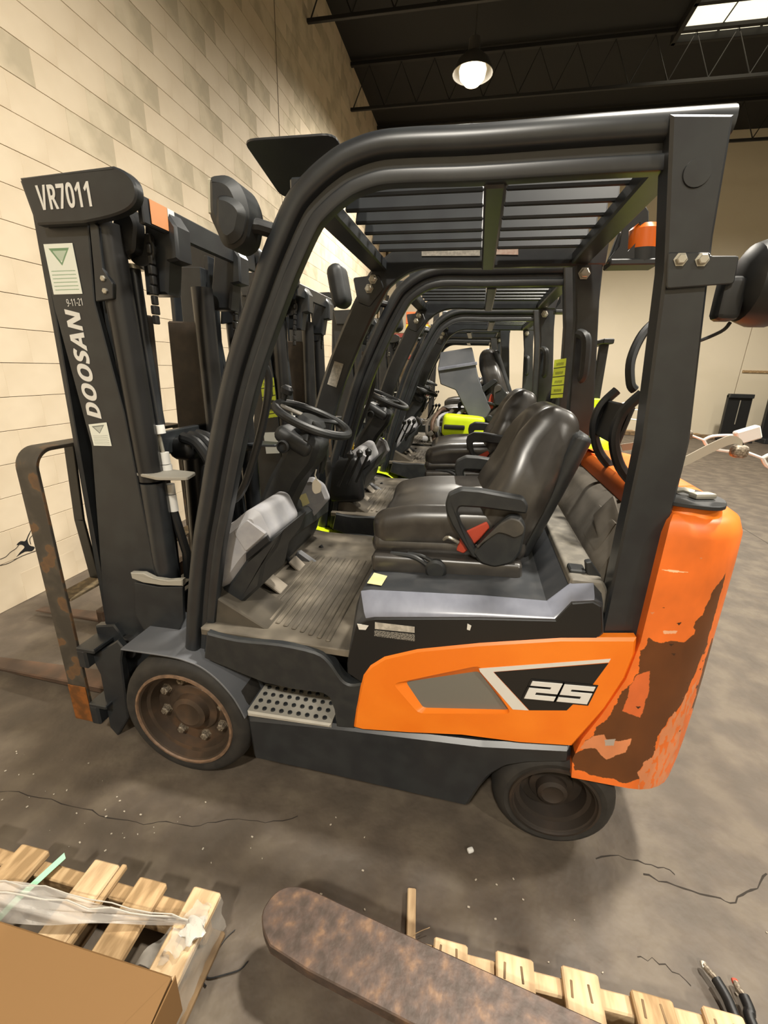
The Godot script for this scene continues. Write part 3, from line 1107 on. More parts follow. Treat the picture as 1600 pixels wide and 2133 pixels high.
func truck_body(t: Node3D) -> void:
	var b := Mb.new()
	b.prism(rnd(pv([-0.722, 0.325, -0.344, 0.368, 0.112, 0.405, 0.387, 0.453, 0.393, 0.389, 0.268, 0.355, 0.204, 0.324, 0.163, 0.278, 0.13, 0.21, 0.097, 0.114, -0.449, 0.128, -0.708, 0.132]), 0.012, 3), -1.15, -2.21, 0.014)
	obj("chassis", b, M.dark, t)
	b = Mb.new()
	b.box(Vector3(-0.25, 0.4, -1.68), Vector3(1.42, 0.5, 0.68), 0.02)
	b.box(Vector3(0.42, 0.3, -1.68), Vector3(0.3, 0.3, 0.62), 0.02)
	b.box(Vector3(-0.85, 0.27, -1.68), Vector3(0.14, 0.14, 0.78), 0.02)
	obj("underbody", b, M.pit, t)
	# orange side panels with a sunk window
	for s in [[-1.142, 1.0], [-2.218, -1.0]]:
		var z: float = s[0]
		var o := pv([-0.312, 0.379, -0.306, 0.456, -0.293, 0.538, -0.281, 0.601, -0.258, 0.643, -0.213, 0.684, -0.11, 0.73, 0.076, 0.784, 0.297, 0.838, 0.49, 0.87, 0.496, 0.82, 0.486, 0.736, 0.453, 0.622, 0.384, 0.463, 0.233, 0.44, 0.051, 0.428, -0.123, 0.398, -0.278, 0.376])
		var h := rnd(pv([-0.182, 0.59, 0.083, 0.709, 0.194, 0.55, -0.093, 0.49]), 0.02, 3)
		b = Mb.new()
		b.holed(o, h, -1.142, 0.03, 0.008)
		if s[1] < 0.0:
			for i in b.v.size():
				b.v[i].z = -3.36 - b.v[i].z
			for i in range(0, b.v.size(), 3):
				var sw := b.v[i + 1]
				b.v[i + 1] = b.v[i + 2]
				b.v[i + 2] = sw
		var p := obj("side_panel", b, M.orange, t)
		if s[1] > 0.0:
			b = Mb.new()
			var h2 := rnd(pv([-0.142, 0.593, 0.082, 0.676, 0.188, 0.551, -0.08, 0.502]), 0.012, 3)
			var r0 := []
			var r1 := []
			var hc := Mb.ccw(h)
			for i in hc.size():
				r0.append(Vector3(hc[i].x, hc[i].y, -1.142))
			var h3 := Mb.ccw(h2)
			for i in h3.size():
				r1.append(Vector3(h3[i].x, h3[i].y, -1.158))
			b.rings([r0, r1], true, false)
			obj("recess_rim", b, M.orange, p)
			b = Mb.new()
			b.prism(Mb.inset(h3, -0.004), -1.158, -1.17, 0.0)
			obj("recess_pane", b, M.glass_grey, p)
	# hood: a glossy top moulding over black flanks
	var low := pv([-0.335, 0.596, -0.337, 0.63, -0.309, 0.783, -0.276, 0.811, -0.249, 0.82, 0.068, 0.868, 0.273, 0.893, 0.308, 0.954, 0.365, 0.966, 0.39, 0.954, 0.406, 0.871, 0.389, 0.843, 0.3, 0.825, 0.078, 0.764, -0.11, 0.711, -0.198, 0.664, -0.253, 0.615, -0.281, 0.565])
	var top := pv([-0.343, 0.576, -0.345, 0.61, -0.319, 0.829, -0.305, 0.874, -0.274, 0.882, 0.064, 0.91, 0.255, 0.918, 0.31, 0.983, 0.37, 0.993, 0.396, 0.967, 0.418, 0.853, 0.403, 0.826, 0.312, 0.803, 0.08, 0.745, -0.115, 0.689, -0.208, 0.643, -0.264, 0.59, -0.294, 0.549])
	b = Mb.new()
	var mid := PackedVector2Array()
	for i in low.size():
		mid.append(low[i].lerp(top[i], 0.25))
	b.loft([[low, -1.152], [mid, -1.158], [top, -1.2], [top, -2.16], [mid, -2.202], [low, -2.208]])
	var hood := obj("hood", b, M.deck, t)
	for e in [1.0, -1.0]:
		b = Mb.new()
		var rows := []
		for i in range(3, 9):
			var row := []
			for l in [[top, -1.205], [top, -1.199], [mid, -1.157], [low, -1.1505]]:
				var p: Vector2 = l[0][i]
				row.append(Vector3(p.x, p.y + 0.0025, -1.68 + e * (l[1] + 1.68 + 0.0015)))
			rows.append(row)
		b.sheet(rows, Vector3(0, -0.004, -0.003 * e))
		obj("hood_band", b, M.hood_grey, hood, 50.0)
	for s in [[-1.149, -1.19], [-2.211, -2.17]]:
		b = Mb.new()
		b.prism(pv([-0.335, 0.597, -0.337, 0.631, -0.308, 0.78, -0.273, 0.807, -0.245, 0.816, 0.068, 0.864, 0.276, 0.89, 0.311, 0.95, 0.363, 0.962, 0.387, 0.951, 0.404, 0.871, 0.388, 0.844, 0.3, 0.822, 0.078, 0.761, -0.109, 0.708, -0.198, 0.661, -0.252, 0.613, -0.281, 0.562]), s[0], s[1], 0.003)
		obj("hood_flank", b, M.black, t)
	b = Mb.new()
	b.prism(rnd(pv([0.305, 0.96, 0.31, 1.003, 0.395, 1.003, 0.41, 0.98, 0.42, 0.9, 0.35, 0.9]), 0.01, 3), -1.2, -2.16, 0.006)
	obj("hood_ridge", b, M.ridge, t)
	b = Mb.new()
	b.box(Vector3(0.335, 1.006, -1.262), Vector3(0.045, 0.014, 0.05), 0.004)
	b.prism(rnd(pv([0.36, 1.0, 0.35, 1.04, 0.365, 1.045, 0.4, 1.0]), 0.004, 2), -1.235, -1.26, 0.003)
	obj("hood_latch", b, M.plastic, t)
	b = Mb.new()
	b.prism(rnd(pv([0.40, 0.9, 0.40, 1.0, 0.455, 1.135, 0.5, 1.16, 0.6, 1.15, 0.62, 1.0, 0.62, 0.9]), 0.03, 4), -1.26, -2.12, 0.012)
	obj("engine_cover", b, M.cloth, t)
	b = Mb.new()
	b.soft(Vector3(0.432, 1.07, -1.46), Vector3(0.012, 0.12, 0.2), 0.006, Basis(Vector3(0, 0, 1), -0.35), 3)
	b.soft(Vector3(0.445, 1.11, -1.42), Vector3(0.012, 0.1, 0.16), 0.006, Basis(Vector3(0, 0, 1), -0.42).rotated(Vector3(1, 0, 0), 0.4), 3)
	obj("torn_flap", b, M.cloth, t)
	# floor, kick plates and the step
	b = Mb.new()
	b.prism(pv([-0.88, 0.64, -0.3, 0.64, -0.3, 0.668, -0.88, 0.668]), -1.17, -2.19, 0.004)
	obj("floor_plate", b, M.mat_grey, t)
	for k in 9:
		b = Mb.new()
		b.bar(Vector3(-0.42 - k * 0.035, 0.671, -1.2 - k * 0.01), Vector3(-0.42 - k * 0.035, 0.671, -1.86), 0.016, 0.008, Vector3.UP, 0.003)
		obj("mat_rib", b, M.mat_grey, t)
	b = Mb.new()
	b.prism(pv([-0.9, 0.665, -0.885, 0.665, -0.64, 0.665, -0.66, 0.672, -0.9, 0.8]), -1.22, -1.4, 0.004)
	b.prism(pv([-0.93, 0.665, -0.8, 0.665, -0.9, 0.8, -0.93, 0.8]), -1.401, -2.1, 0.004)
	obj("toe_board", b, M.toe, t)
	b = Mb.new()
	b.prism(pv([-0.916, 0.737, -0.823, 0.789, -0.744, 0.898, -0.649, 0.988, -0.597, 1.028, -0.626, 0.958, -0.675, 0.891, -0.698, 0.798, -0.782, 0.712, -0.926, 0.607]), -1.275, -1.5, 0.01)
	obj("lower_dash", b, M.plastic, t)
	for s in [[-1.148, -1.2], [-2.212, -2.16]]:
		b = Mb.new()
		b.prism(curve2(pv([-0.842, 0.668, -0.726, 0.658, -0.575, 0.667, -0.448, 0.658, -0.399, 0.628, -0.356, 0.567, -0.325, 0.552, -0.285, 0.565]), 3) + pv([-0.294, 0.473, -0.312, 0.371, -0.375, 0.363, -0.383, 0.434, -0.399, 0.482, -0.426, 0.496, -0.531, 0.491, -0.638, 0.496, -0.745, 0.525, -0.865, 0.559]), s[0], s[1], 0.006)
		obj("kick_panel", b, M.plastic, t)
		b = Mb.new()
		b.prism(pv([-0.892, 0.465, -0.639, 0.512, -0.389, 0.478, -0.39, 0.308, -0.918, 0.235]), s[0] - 0.15 * signf(s[0] - s[1]), s[1] - 0.15 * signf(s[0] - s[1]), 0.0)
		obj("riser", b, M.black, t)
		# the tread: a cast plate with rows of studs
		var z0: float = s[0]
		var d := signf(s[1] - s[0])
		b = Mb.new()
		b.prism(pv([-0.715, 0.335, -0.395, 0.352, -0.395, 0.37, -0.715, 0.358]), z0, z0 + d * 0.16, 0.006)
		var tread := obj("step", b, M.step_metal, t)
		for i in 9:
			for j in 4:
				b = Mb.new()
				b.lathe(pv([0.009, 0, 0.0075, 0.005, 0.004, 0.005, 0.003, 0.001, 0.0, 0.001]), Transform3D(Basis(), Vector3(-0.69 + i * 0.033, 0.359 + i * 0.0013, z0 + d * (0.025 + j * 0.036))), 8)
				obj("tread_stud", b, M.dark, tread)
	# front wings: a plate that rolls over the wheel
	var arch := pv([-1.2, 0.548, -1.0, 0.552, -0.93, 0.545, -0.87, 0.527, -0.81, 0.483, -0.755, 0.415, -0.718, 0.335])
	for s in [[-1.14, -1.42], [-2.22, -1.94]]:
		b = Mb.new()
		var up := curve2(arch, 4)
		var out := PackedVector2Array(up)
		for i in range(up.size() - 1, -1, -1):
			out.append(up[i] + Vector2(-0.004, -0.007))
		b.prism(out, s[0], s[1], 0.002)
		obj("wing", b, M.blue_grey, t)
	for s in [-1.14, -2.22]:
		var sg := 1.0 if s > -1.5 else -1.0
		wheel(t, "front_wheel", Vector3(-0.979, 0.268, s - sg * 0.089), 0.268, 0.2, 0.178, sg, 8, M.hub)
		wheel(t, "rear_wheel", Vector3(0.372, 0.2, s - sg * 0.1), 0.2, 0.142, 0.15, sg, 0, M.hub_dark)
	truck_weight(t)


func truck_weight(t: Node3D) -> void:
	# outlines in plan, from the foot up: [y, x at the front edge, x at the rear]
	var levels := [[0.335, 0.46, 0.7], [0.345, 0.4, 0.735], [0.42, 0.392, 0.742], [0.5, 0.407, 0.745], [0.6, 0.445, 0.746], [0.737, 0.487, 0.745], [0.86, 0.5, 0.742], [1.0, 0.5, 0.74], [1.1, 0.5, 0.738], [1.17, 0.5, 0.735], [1.205, 0.505, 0.725], [1.222, 0.515, 0.7], [1.226, 0.53, 0.66]]
	var rings := []
	for l in levels:
		var inn: float = 0.0 if l[0] < 1.19 and l[0] > 0.34 else (0.012 if l[0] < 1.21 else (0.03 if l[0] < 1.224 else 0.07))
		var z0 := -1.142 - inn
		var z1 := -2.218 + inn
		var r := 0.17
		var ring := []
		for k in 5:
			ring.append(Vector3(lerpf(l[1], l[2] - r, k / 5.0), l[0], z0))
		for k in 9:
			var a := PI / 2 * k / 8.0
			ring.append(Vector3(l[2] - r + sin(a) * r, l[0], z0 - r + cos(a) * r))
		for k in range(1, 5):
			ring.append(Vector3(l[2] + 0.012 * sin(PI * k / 5.0), l[0], lerpf(z0 - r, z1 + r, k / 5.0)))
		for k in 9:
			var a := PI / 2 * k / 8.0
			ring.append(Vector3(l[2] - r + cos(a) * r, l[0], z1 + r - sin(a) * r))
		for k in 5:
			ring.append(Vector3(lerpf(l[2] - r, l[1], (k + 1) / 5.0), l[0], z1))
		rings.append(ring)
	var b := Mb.new()
	b.rings(rings)
	var m := peeled_paint()
	M.peeled = m
	var w := obj("counterweight", b, m, t, 40.0, func(p: Vector3) -> Vector2: return Vector2((p.x + absf(absf(p.z + 1.68) - 0.538) - 0.36) / 0.86, (p.y - 0.26) / 1.06))
	b = Mb.new()
	b.lathe(pv([0.1, 0.0, 0.085, 0.03, 0.078, 0.05, 0.0, 0.05]), Transform3D(Basis(), Vector3(0.575, 1.19, -1.26)), 28)
	obj("pivot_boss", b, M.orange, w)
	b = Mb.new()
	b.prism(rnd(pv([0.49, 1.18, 0.49, 1.33, 0.56, 1.37, 0.63, 1.34, 0.665, 1.25, 0.62, 1.15]), 0.05, 5), -1.24, -1.252, 0.002, Transform3D(Basis(Vector3(1, 0, 0), Vector3(0, 0, -1), Vector3(0, 1, 0)), Vector3(0, 2.494, 0)))
	obj("pivot_plate", b, M.plastic, w)
	b = Mb.new()
	b.soft(Vector3(0.6, 1.262, -1.235), Vector3(0.06, 0.016, 0.03), 0.006, Basis(Vector3.UP, 0.3), 3)
	b.tube([Vector3(0.55, 1.26, -1.275), Vector3(0.565, 1.268, -1.26), Vector3(0.585, 1.264, -1.25)], 0.008, 6)
	obj("pivot_catch", b, M.zinc, w)


func truck_guard(t: Node3D) -> void:
	var g := grp("overhead_guard", t)
	guard_side(g, -1.19, -1.0)
	guard_side(g, -2.17, 1.0)
	for x in [[-0.475, 0.075, 1.985], [0.0, 0.052, 1.985], [0.365, 0.07, 2.0]]:
		var b := Mb.new()
		b.box(Vector3(x[0], x[2], -1.68), Vector3(x[1], 0.045, 0.9), 0.006)
		obj("roof_beam", b, M.dark, g)
	var zs := [-1.29, -1.41, -1.53, -1.65, -1.77, -1.89, -2.01]
	for z in zs:
		for span in [[-0.45, -0.028], [0.028, 0.34]]:
			var b := Mb.new()
			b.box(Vector3((span[0] + span[1]) / 2.0, 2.035, z), Vector3(span[1] - span[0], 0.052, 0.016), 0.005, Basis(Vector3(1, 0, 0), -0.45))
			obj("roof_slat", b, M.dark, g)
	var v := Mb.new()
	v.prism(rnd(pv([-0.645, -1.255, -0.4, -1.258, -0.42, -1.7, -0.56, -1.78, -0.708, -1.62]), 0.035, 4), 2.098, 2.104, 0.001, Transform3D(Basis(Vector3(1, 0, 0), Vector3(0, 0, 1), Vector3(0, 1, 0)), Vector3.ZERO))
	obj("visor", v, M.dark, g)
	v = Mb.new()
	v.lathe(pv([0.027, 0.0, 0.026, 0.003, 0.0, 0.0035]), Transform3D(Basis(Vector3(1, 0, 0), Vector3(0, 0, 1), Vector3(0, -1, 0)), Vector3(0.405, 1.954, -1.178) + Vector3(0, 0, 0.0005)), 24)
	obj("pillar_plug", v, M.dark, g)
	for p in [Vector3(0.387, 1.942, -2.11)]:
		v = Mb.new()
		v.bolt(p, Vector3(0, 0, 1), 0.018, 0.02)
		obj("pillar_bolt", v, M.zinc, g)
	# grab handle by the front pillar and the long one behind the rear pillar
	v = Mb.new()
	v.tube(curve3([Vector3(-0.655, 1.577, -1.24), Vector3(-0.652, 1.561, -1.3), Vector3(-0.642, 1.519, -1.32), Vector3(-0.652, 1.438, -1.32), Vector3(-0.69, 1.314, -1.32), Vector3(-0.747, 1.17, -1.32), Vector3(-0.782, 1.114, -1.31), Vector3(-0.804, 1.114, -1.28), Vector3(-0.813, 1.134, -1.24)], 4), 0.013, 10)
	obj("grab_handle", v, M.dark, g)
	v = Mb.new()
	v.tube(curve3([Vector3(0.402, 1.714, -2.1), Vector3(0.417, 1.702, -2.06), Vector3(0.428, 1.665, -2.05), Vector3(0.435, 1.551, -2.05), Vector3(0.425, 1.532, -2.06)], 4), 0.02, 8)
	obj("rear_grab_handle", v, M.plastic, g)


func lamp_pod(t: Node3D, called: String, c: Vector3, size: Vector3, turn: Basis) -> Node3D:
	var g := grp(called, t)
	var b := Mb.new()
	b.soft(c, size, minf(size.x, minf(size.y, size.z)) * 0.48, turn, 8)
	obj("housing", b, M.plastic, g)
	return g


func truck_cab(t: Node3D) -> void:
	# steering column
	var b := Mb.new()
	b.prism(rnd(pv([-0.727, 1.238, -0.685, 1.294, -0.629, 1.304, -0.583, 1.258, -0.608, 1.185, -0.676, 1.101, -0.736, 0.983, -0.776, 0.867, -0.85, 0.844, -0.896, 0.921, -0.81, 1.107]), 0.02, 4), -1.6, -1.76, 0.02)
	var col := obj("steering_column", b, M.plastic, t)
	b = Mb.new()
	b.soft(Vector3(-0.69, 1.27, -1.66), Vector3(0.17, 0.07, 0.15), 0.03, Basis(Vector3(0, 0, 1), -0.5), 5)
	obj("switch_cowl", b, M.plastic, col)
	b = Mb.new()
	b.lathe(pv([0.026, 0.0, 0.026, 0.02, 0.02, 0.024, 0.018, 0.01, 0.0, 0.01]), Transform3D(Basis(Vector3(1, 0, 0), Vector3(0, 0, 1), Vector3(0, -1, 0)), Vector3(-0.725, 1.252, -1.6)), 20)
	obj("tilt_knob", b, M.plastic, col)
	b = Mb.new()
	b.tube(curve3([Vector3(-0.646, 1.236, -1.78), Vector3(-0.632, 1.191, -1.8), Vector3(-0.649, 1.104, -1.8)], 4), 0.02, 8, 0.012)
	obj("direction_lever", b, M.plastic, col)
	var axis := Vector3(0.36, 0.9, 0.0).normalized()
	var side := Vector3(axis.y, -axis.x, 0.0)
	var w := grp("steering_wheel", t)
	var c := Vector3(-0.635, 1.352, -1.68)
	var xf := Transform3D(Basis(side, axis, Vector3(0, 0, 1)), c)
	b = Mb.new()
	var prof := PackedVector2Array()
	for k in 10:
		prof.append(Vector2(0.152 + 0.0165 * cos(TAU * k / 10.0), 0.0165 * sin(TAU * k / 10.0)))
	prof.append(prof[0])
	b.lathe(prof, xf, 44, true)
	obj("wheel_rim", b, M.plastic, w)
	b = Mb.new()
	b.lathe(pv([0.055, -0.04, 0.06, -0.01, 0.045, 0.008, 0.0, 0.014]), xf, 24)
	obj("wheel_boss", b, M.plastic, w)
	for a in [PI * 0.95, PI * 0.3, PI * 1.65]:
		b = Mb.new()
		b.bar(xf * Vector3(0.03 * cos(a), 0.0, 0.03 * sin(a)), xf * Vector3(0.146 * cos(a), 0.0, 0.146 * sin(a)), 0.03, 0.012, axis, 0.004)
		obj("spoke", b, M.ridge if a > 2.5 and a < 3.2 else M.plastic, w)
	b = Mb.new()
	b.lathe(pv([0.01, 0.0, 0.01, 0.025, 0.024, 0.03, 0.026, 0.05, 0.014, 0.062, 0.0, 0.064]), Transform3D(xf.basis, xf * Vector3(-0.15, 0.012, -0.03)), 16)
	obj("spinner_knob", b, M.black, w)
	b = Mb.new()
	b.tube([c + axis * -0.01, c + axis * -0.14], 0.035, 14)
	obj("shaft", b, M.plastic, w)
	# dashboard: near moulding with a pocket, main body and the far console
	b = Mb.new()
	b.prism(rnd(pv([-0.917, 0.733, -0.881, 0.9, -0.864, 0.988, -0.815, 1.01, -0.726, 1.086, -0.688, 1.079, -0.647, 0.99, -0.742, 0.893, -0.82, 0.784]), 0.025, 4), -1.27, -1.56, 0.025)
	obj("dash_moulding", b, M.pale_plastic, t)
	b = Mb.new()
	b.prism(rnd(pv([-0.777, 1.003, -0.722, 1.057, -0.655, 1.012, -0.736, 0.936]), 0.008, 3), -1.265, -1.28, 0.003)
	obj("pocket_lid", b, M.pale_plastic, t)
	b = Mb.new()
	b.prism(pv([-0.735, 0.931, -0.652, 1.006, -0.642, 0.986, -0.738, 0.9]), -1.264, -1.275, 0.002)
	obj("pocket_slot", b, M.pit, t)
	b = Mb.new()
	b.prism(rnd(pv([-0.93, 0.66, -0.93, 0.8, -0.86, 0.98, -0.78, 0.95, -0.76, 0.85, -0.79, 0.72, -0.82, 0.66]), 0.02, 3), -1.3, -2.14, 0.015)
	obj("dash_body", b, M.plastic, t)
	b = Mb.new()
	b.prism(rnd(pv([-0.937, 0.846, -0.884, 0.937, -0.838, 1.018, -0.726, 1.055, -0.67, 1.022, -0.643, 0.954, -0.752, 0.827, -0.873, 0.81]), 0.015, 3), -1.88, -1.93, 0.015)
	var con := obj("far_console", b, M.pale_plastic, t)
	plate("console_label", [Vector3(-0.836, 0.942, -1.879), Vector3(-0.754, 0.98, -1.879), Vector3(-0.736, 0.931, -1.879), Vector3(-0.819, 0.88, -1.879)], M.yellow, con)
	b = Mb.new()
	b.bar(Vector3(-0.78, 0.88, -1.4), Vector3(-0.74, 0.86, -2.1), 0.06, 0.1, Vector3.UP, 0.02)
	obj("lower_dash_rail", b, M.plastic, t)
	# pedals
	for p in [[Vector3(-0.746, 0.69, -1.5), Vector3(0.085, 0.014, 0.075), -0.6], [Vector3(-0.737, 0.676, -1.72), Vector3(0.085, 0.014, 0.075), -0.75], [Vector3(-0.63, 0.616, -1.95), Vector3(0.17, 0.014, 0.14), -0.3]]:
		b = Mb.new()
		b.box(p[0], p[1], 0.004, Basis(Vector3(0, 0, 1), p[2]))
		var ped := obj("pedal", b, M.pedal_dust, t)
		b = Mb.new()
		b.tube([p[0] + Vector3(-0.005, -0.008, 0), p[0] + Vector3(-0.05, 0.0, -0.02), p[0] + Vector3(-0.09, 0.06, -0.02)], 0.01, 8)
		obj("pedal_arm", b, M.pit, ped)
	b = Mb.new()
	b.bar(Vector3(-0.779, 0.7, -1.8), Vector3(-0.602, 0.589, -1.8), 0.05, 0.03, Vector3(0, 0, 1), 0.01)
	obj("brake_arm", b, M.brake_grey, t)
	# key with its tag
	b = Mb.new()
	b.prism(rnd(pv([-0.622, 1.106, -0.605, 1.125, -0.581, 1.099, -0.586, 1.067, -0.611, 1.056, -0.623, 1.072]), 0.008, 3), -1.62, -1.623, 0.001)
	obj("key_tag", b, M.strap, t)
	b = Mb.new()
	b.tube([Vector3(-0.602, 1.161, -1.62), Vector3(-0.609, 1.137, -1.62), Vector3(-0.601, 1.118, -1.62)], 0.003, 6)
	obj("key_ring", b, M.zinc, t)
	truck_seat(t)
	# hydraulic levers beside the steering wheel
	for k in 3:
		b = Mb.new()
		var p := Vector3(-0.6 + k * 0.03, 1.02, -1.9 - k * 0.05)
		b.tube([p, p + Vector3(0.06, 0.14, 0)], 0.007, 6)
		b.lathe(pv([0.0, 0.0, 0.014, 0.01, 0.017, 0.03, 0.0, 0.045]), Transform3D(Basis(), p + Vector3(0.06, 0.13, 0)), 10)
		obj("control_lever", b, M.black, t)
	# lamps on the pillars
	var g := grp("headlight", t)
	b = Mb.new()
	b.prism(rnd(pv([-0.688, 1.988, -0.64, 1.99, -0.61, 1.973, -0.593, 1.943, -0.585, 1.906, -0.602, 1.847, -0.635, 1.829, -0.664, 1.838, -0.679, 1.874, -0.695, 1.907]), 0.015, 3), -1.13, -1.25, 0.022)
	obj("housing", b, M.plastic, g)
	b = Mb.new()
	b.prism(rnd(pv([-0.659, 1.941, -0.629, 1.941, -0.598, 1.925, -0.582, 1.903, -0.599, 1.851, -0.631, 1.835, -0.651, 1.844, -0.666, 1.875]), 0.015, 3), -1.115, -1.15, 0.015)
	obj("shroud", b, M.plastic, g)
	b = Mb.new()
	b.prism(rnd(pv([-0.689, 1.982, -0.679, 1.982, -0.684, 1.909, -0.695, 1.909]), 0.002, 2), -1.145, -1.235, 0.002)
	obj("lens", b, M.lens, g)
	b = Mb.new()
	b.tube([Vector3(-0.62, 1.89, -1.18), Vector3(-0.585, 1.89, -1.19), Vector3(-0.55, 1.885, -1.22)], 0.018, 10)
	obj("stalk", b, M.black, g)
	g = lamp_pod(t, "headlight", Vector3(-0.68, 1.915, -2.2), Vector3(0.085, 0.19, 0.13), Basis(Vector3(0, 0, 1), 0.2))
	b = Mb.new()
	b.prism(rnd(pv([-0.589, 1.936, -0.468, 1.947, -0.445, 1.893, -0.51, 1.815, -0.566, 1.835]), 0.01, 2), -2.105, -2.12, 0.003)
	obj("bracket", b, M.dark, g)
	for p in [Vector3(-0.496, 1.928, -2.105), Vector3(-0.513, 1.891, -2.105)]:
		b = Mb.new()
		b.bolt(p, Vector3(0, 0, 1), 0.015, 0.018)
		obj("bolt", b, M.zinc, g)
	b = Mb.new()
	b.soft(Vector3(-0.545, 1.87, -1.3), Vector3(0.05, 0.045, 0.06), 0.02, Basis(), 4)
	obj("indicator_lamp", b, M.plastic, t)


func truck_seat(t: Node3D) -> void:
	var g := grp("seat", t)
	var b := Mb.new()
	# base pan, skirt, cushion with bolsters
	b.soft(Vector3(-0.055, 0.917, -1.64), Vector3(0.51, 0.075, 0.59), 0.022, Basis(Vector3(0, 0, 1), 0.045), 5)
	obj("suspension_skirt", b, M.seat, g)
	b = Mb.new()
	b.soft(Vector3(-0.055, 0.975, -1.645), Vector3(0.53, 0.085, 0.53), 0.04, Basis(Vector3(0, 0, 1), 0.05), 8)
	obj("cushion_base", b, M.seat, g)
	b = Mb.new()
	b.soft(Vector3.ZERO, Vector3(0.52, 0.14, 0.53), 0.055, Basis(), 20, func(p: Vector3) -> Vector3:
		var e := p
		if p.y > 0.0:
			e.y += 0.03 * smoothstep(0.12, 0.22, absf(p.z)) - 0.012
			e.y -= 0.02 * smoothstep(-0.1, -0.25, p.x)
			var d := absf(Vector2(p.x - 0.02, p.z * 1.2).length() - 0.16)
			if p.x < 0.1:
				e.y -= 0.008 * (1.0 - smoothstep(0.0, 0.022, d))
		return e)
	for i in b.v.size():
		b.v[i] = Basis(Vector3(0, 0, 1), 0.08) * b.v[i] + Vector3(-0.06, 1.032, -1.645)
	obj("cushion", b, M.seat, g)
	b = Mb.new()
	b.soft(Vector3.ZERO, Vector3(0.15, 0.52, 0.53), 0.065, Basis(), 20, func(p: Vector3) -> Vector3:
		var e := p
		var taper := lerpf(1.0, 0.6, smoothstep(-0.05, 0.27, p.y))
		e.z *= taper
		if p.x < 0.0:
			e.x -= 0.035 * smoothstep(0.1, 0.2, absf(p.z)) * (1.0 - smoothstep(0.1, 0.25, p.y))
			e.x += 0.014 * (1.0 - smoothstep(0.0, 0.025, absf(absf(p.z) - 0.13 - 0.1 * (p.y + 0.1)))) * (1.0 - smoothstep(0.1, 0.18, p.y))
			e.x -= 0.02 * (1.0 - smoothstep(0.0, 0.15, absf(p.y + 0.12)))
		return e)
	for i in b.v.size():
		b.v[i] = Basis(Vector3(0, 0, 1), -0.33) * b.v[i] + Vector3(0.198, 1.2, -1.645)
	obj("backrest", b, M.seat, g)
	b = Mb.new()
	b.soft(Vector3(0.27, 1.16, -1.645), Vector3(0.06, 0.46, 0.42), 0.03, Basis(Vector3(0, 0, 1), -0.33), 5)
	obj("back_shell", b, M.plastic, g)
	for s in [-1.365, -1.925]:
		var sg := 1.0 if s > -1.6 else -1.0
		b = Mb.new()
		var loop := rnd(pv([-0.067, 1.148, -0.06, 1.178, -0.022, 1.2, 0.038, 1.2, 0.171, 1.185, 0.188, 1.164, 0.186, 1.136, 0.043, 1.143, -0.021, 1.141, -0.026, 1.126, -0.013, 1.081, 0.031, 1.021, 0.059, 0.969, 0.034, 0.97, -0.04, 1.075, -0.062, 1.119]), 0.008, 2)
		b.prism(loop, s + 0.022, s - 0.022, 0.006)
		obj("armrest", b, M.plastic, g)
		b = Mb.new()
		b.prism(rnd(pv([0.031, 0.988, 0.068, 1.043, 0.107, 1.096, 0.136, 1.126, 0.171, 1.125, 0.189, 1.096, 0.188, 1.06, 0.184, 1.005, 0.161, 0.965, 0.108, 0.943, 0.061, 0.953]), 0.012, 3), s + 0.026, s - 0.01, 0.008)
		obj("hip_guard", b, M.plastic, g)
		b = Mb.new()
		b.prism(rnd(pv([0.04, 1.007, 0.07, 1.05, 0.109, 1.1, 0.139, 1.123, 0.166, 1.118, 0.183, 1.097, 0.183, 1.072, 0.158, 1.056, 0.131, 1.066, 0.107, 1.07]), 0.008, 2), s + 0.026 * sg, s + 0.034 * sg, 0.004)
		obj("hip_guard_cap", b, M.dusty_trim, g)
	b = Mb.new()
	b.prism(rnd(pv([-0.02, 0.976, -0.007, 1.04, 0.049, 1.076, 0.07, 1.089, 0.081, 1.069, 0.054, 1.026, 0.005, 0.968]), 0.006, 2), -1.372, -1.395, 0.004)
	obj("belt_buckle", b, M.red, g)
	b = Mb.new()
	b.tube(curve3([Vector3(-0.242, 0.943, -1.37), Vector3(-0.172, 0.948, -1.355), Vector3(-0.132, 0.939, -1.345), Vector3(-0.095, 0.916, -1.34)], 4), 0.009, 8)
	b.tube(curve3([Vector3(-0.182, 0.952, -1.365), Vector3(-0.131, 0.955, -1.35), Vector3(-0.088, 0.94, -1.34)], 4), 0.006, 8)
	b.lathe(pv([0.034, -0.012, 0.036, 0.006, 0.028, 0.014, 0.0, 0.016]), Transform3D(Basis(Vector3(1, 0, 0), Vector3(0, 0, 1), Vector3(0, -1, 0)), Vector3(-0.082, 0.916, -1.34)), 20)
	obj("slide_lever", b, M.plastic, g)
	b = Mb.new()
	b.tube(curve3([Vector3(-0.064, 1.01, -1.38), Vector3(-0.048, 1.028, -1.36), Vector3(-0.015, 1.009, -1.37)], 4), 0.006, 6)
	obj("belt_anchor", b, M.zinc, g)


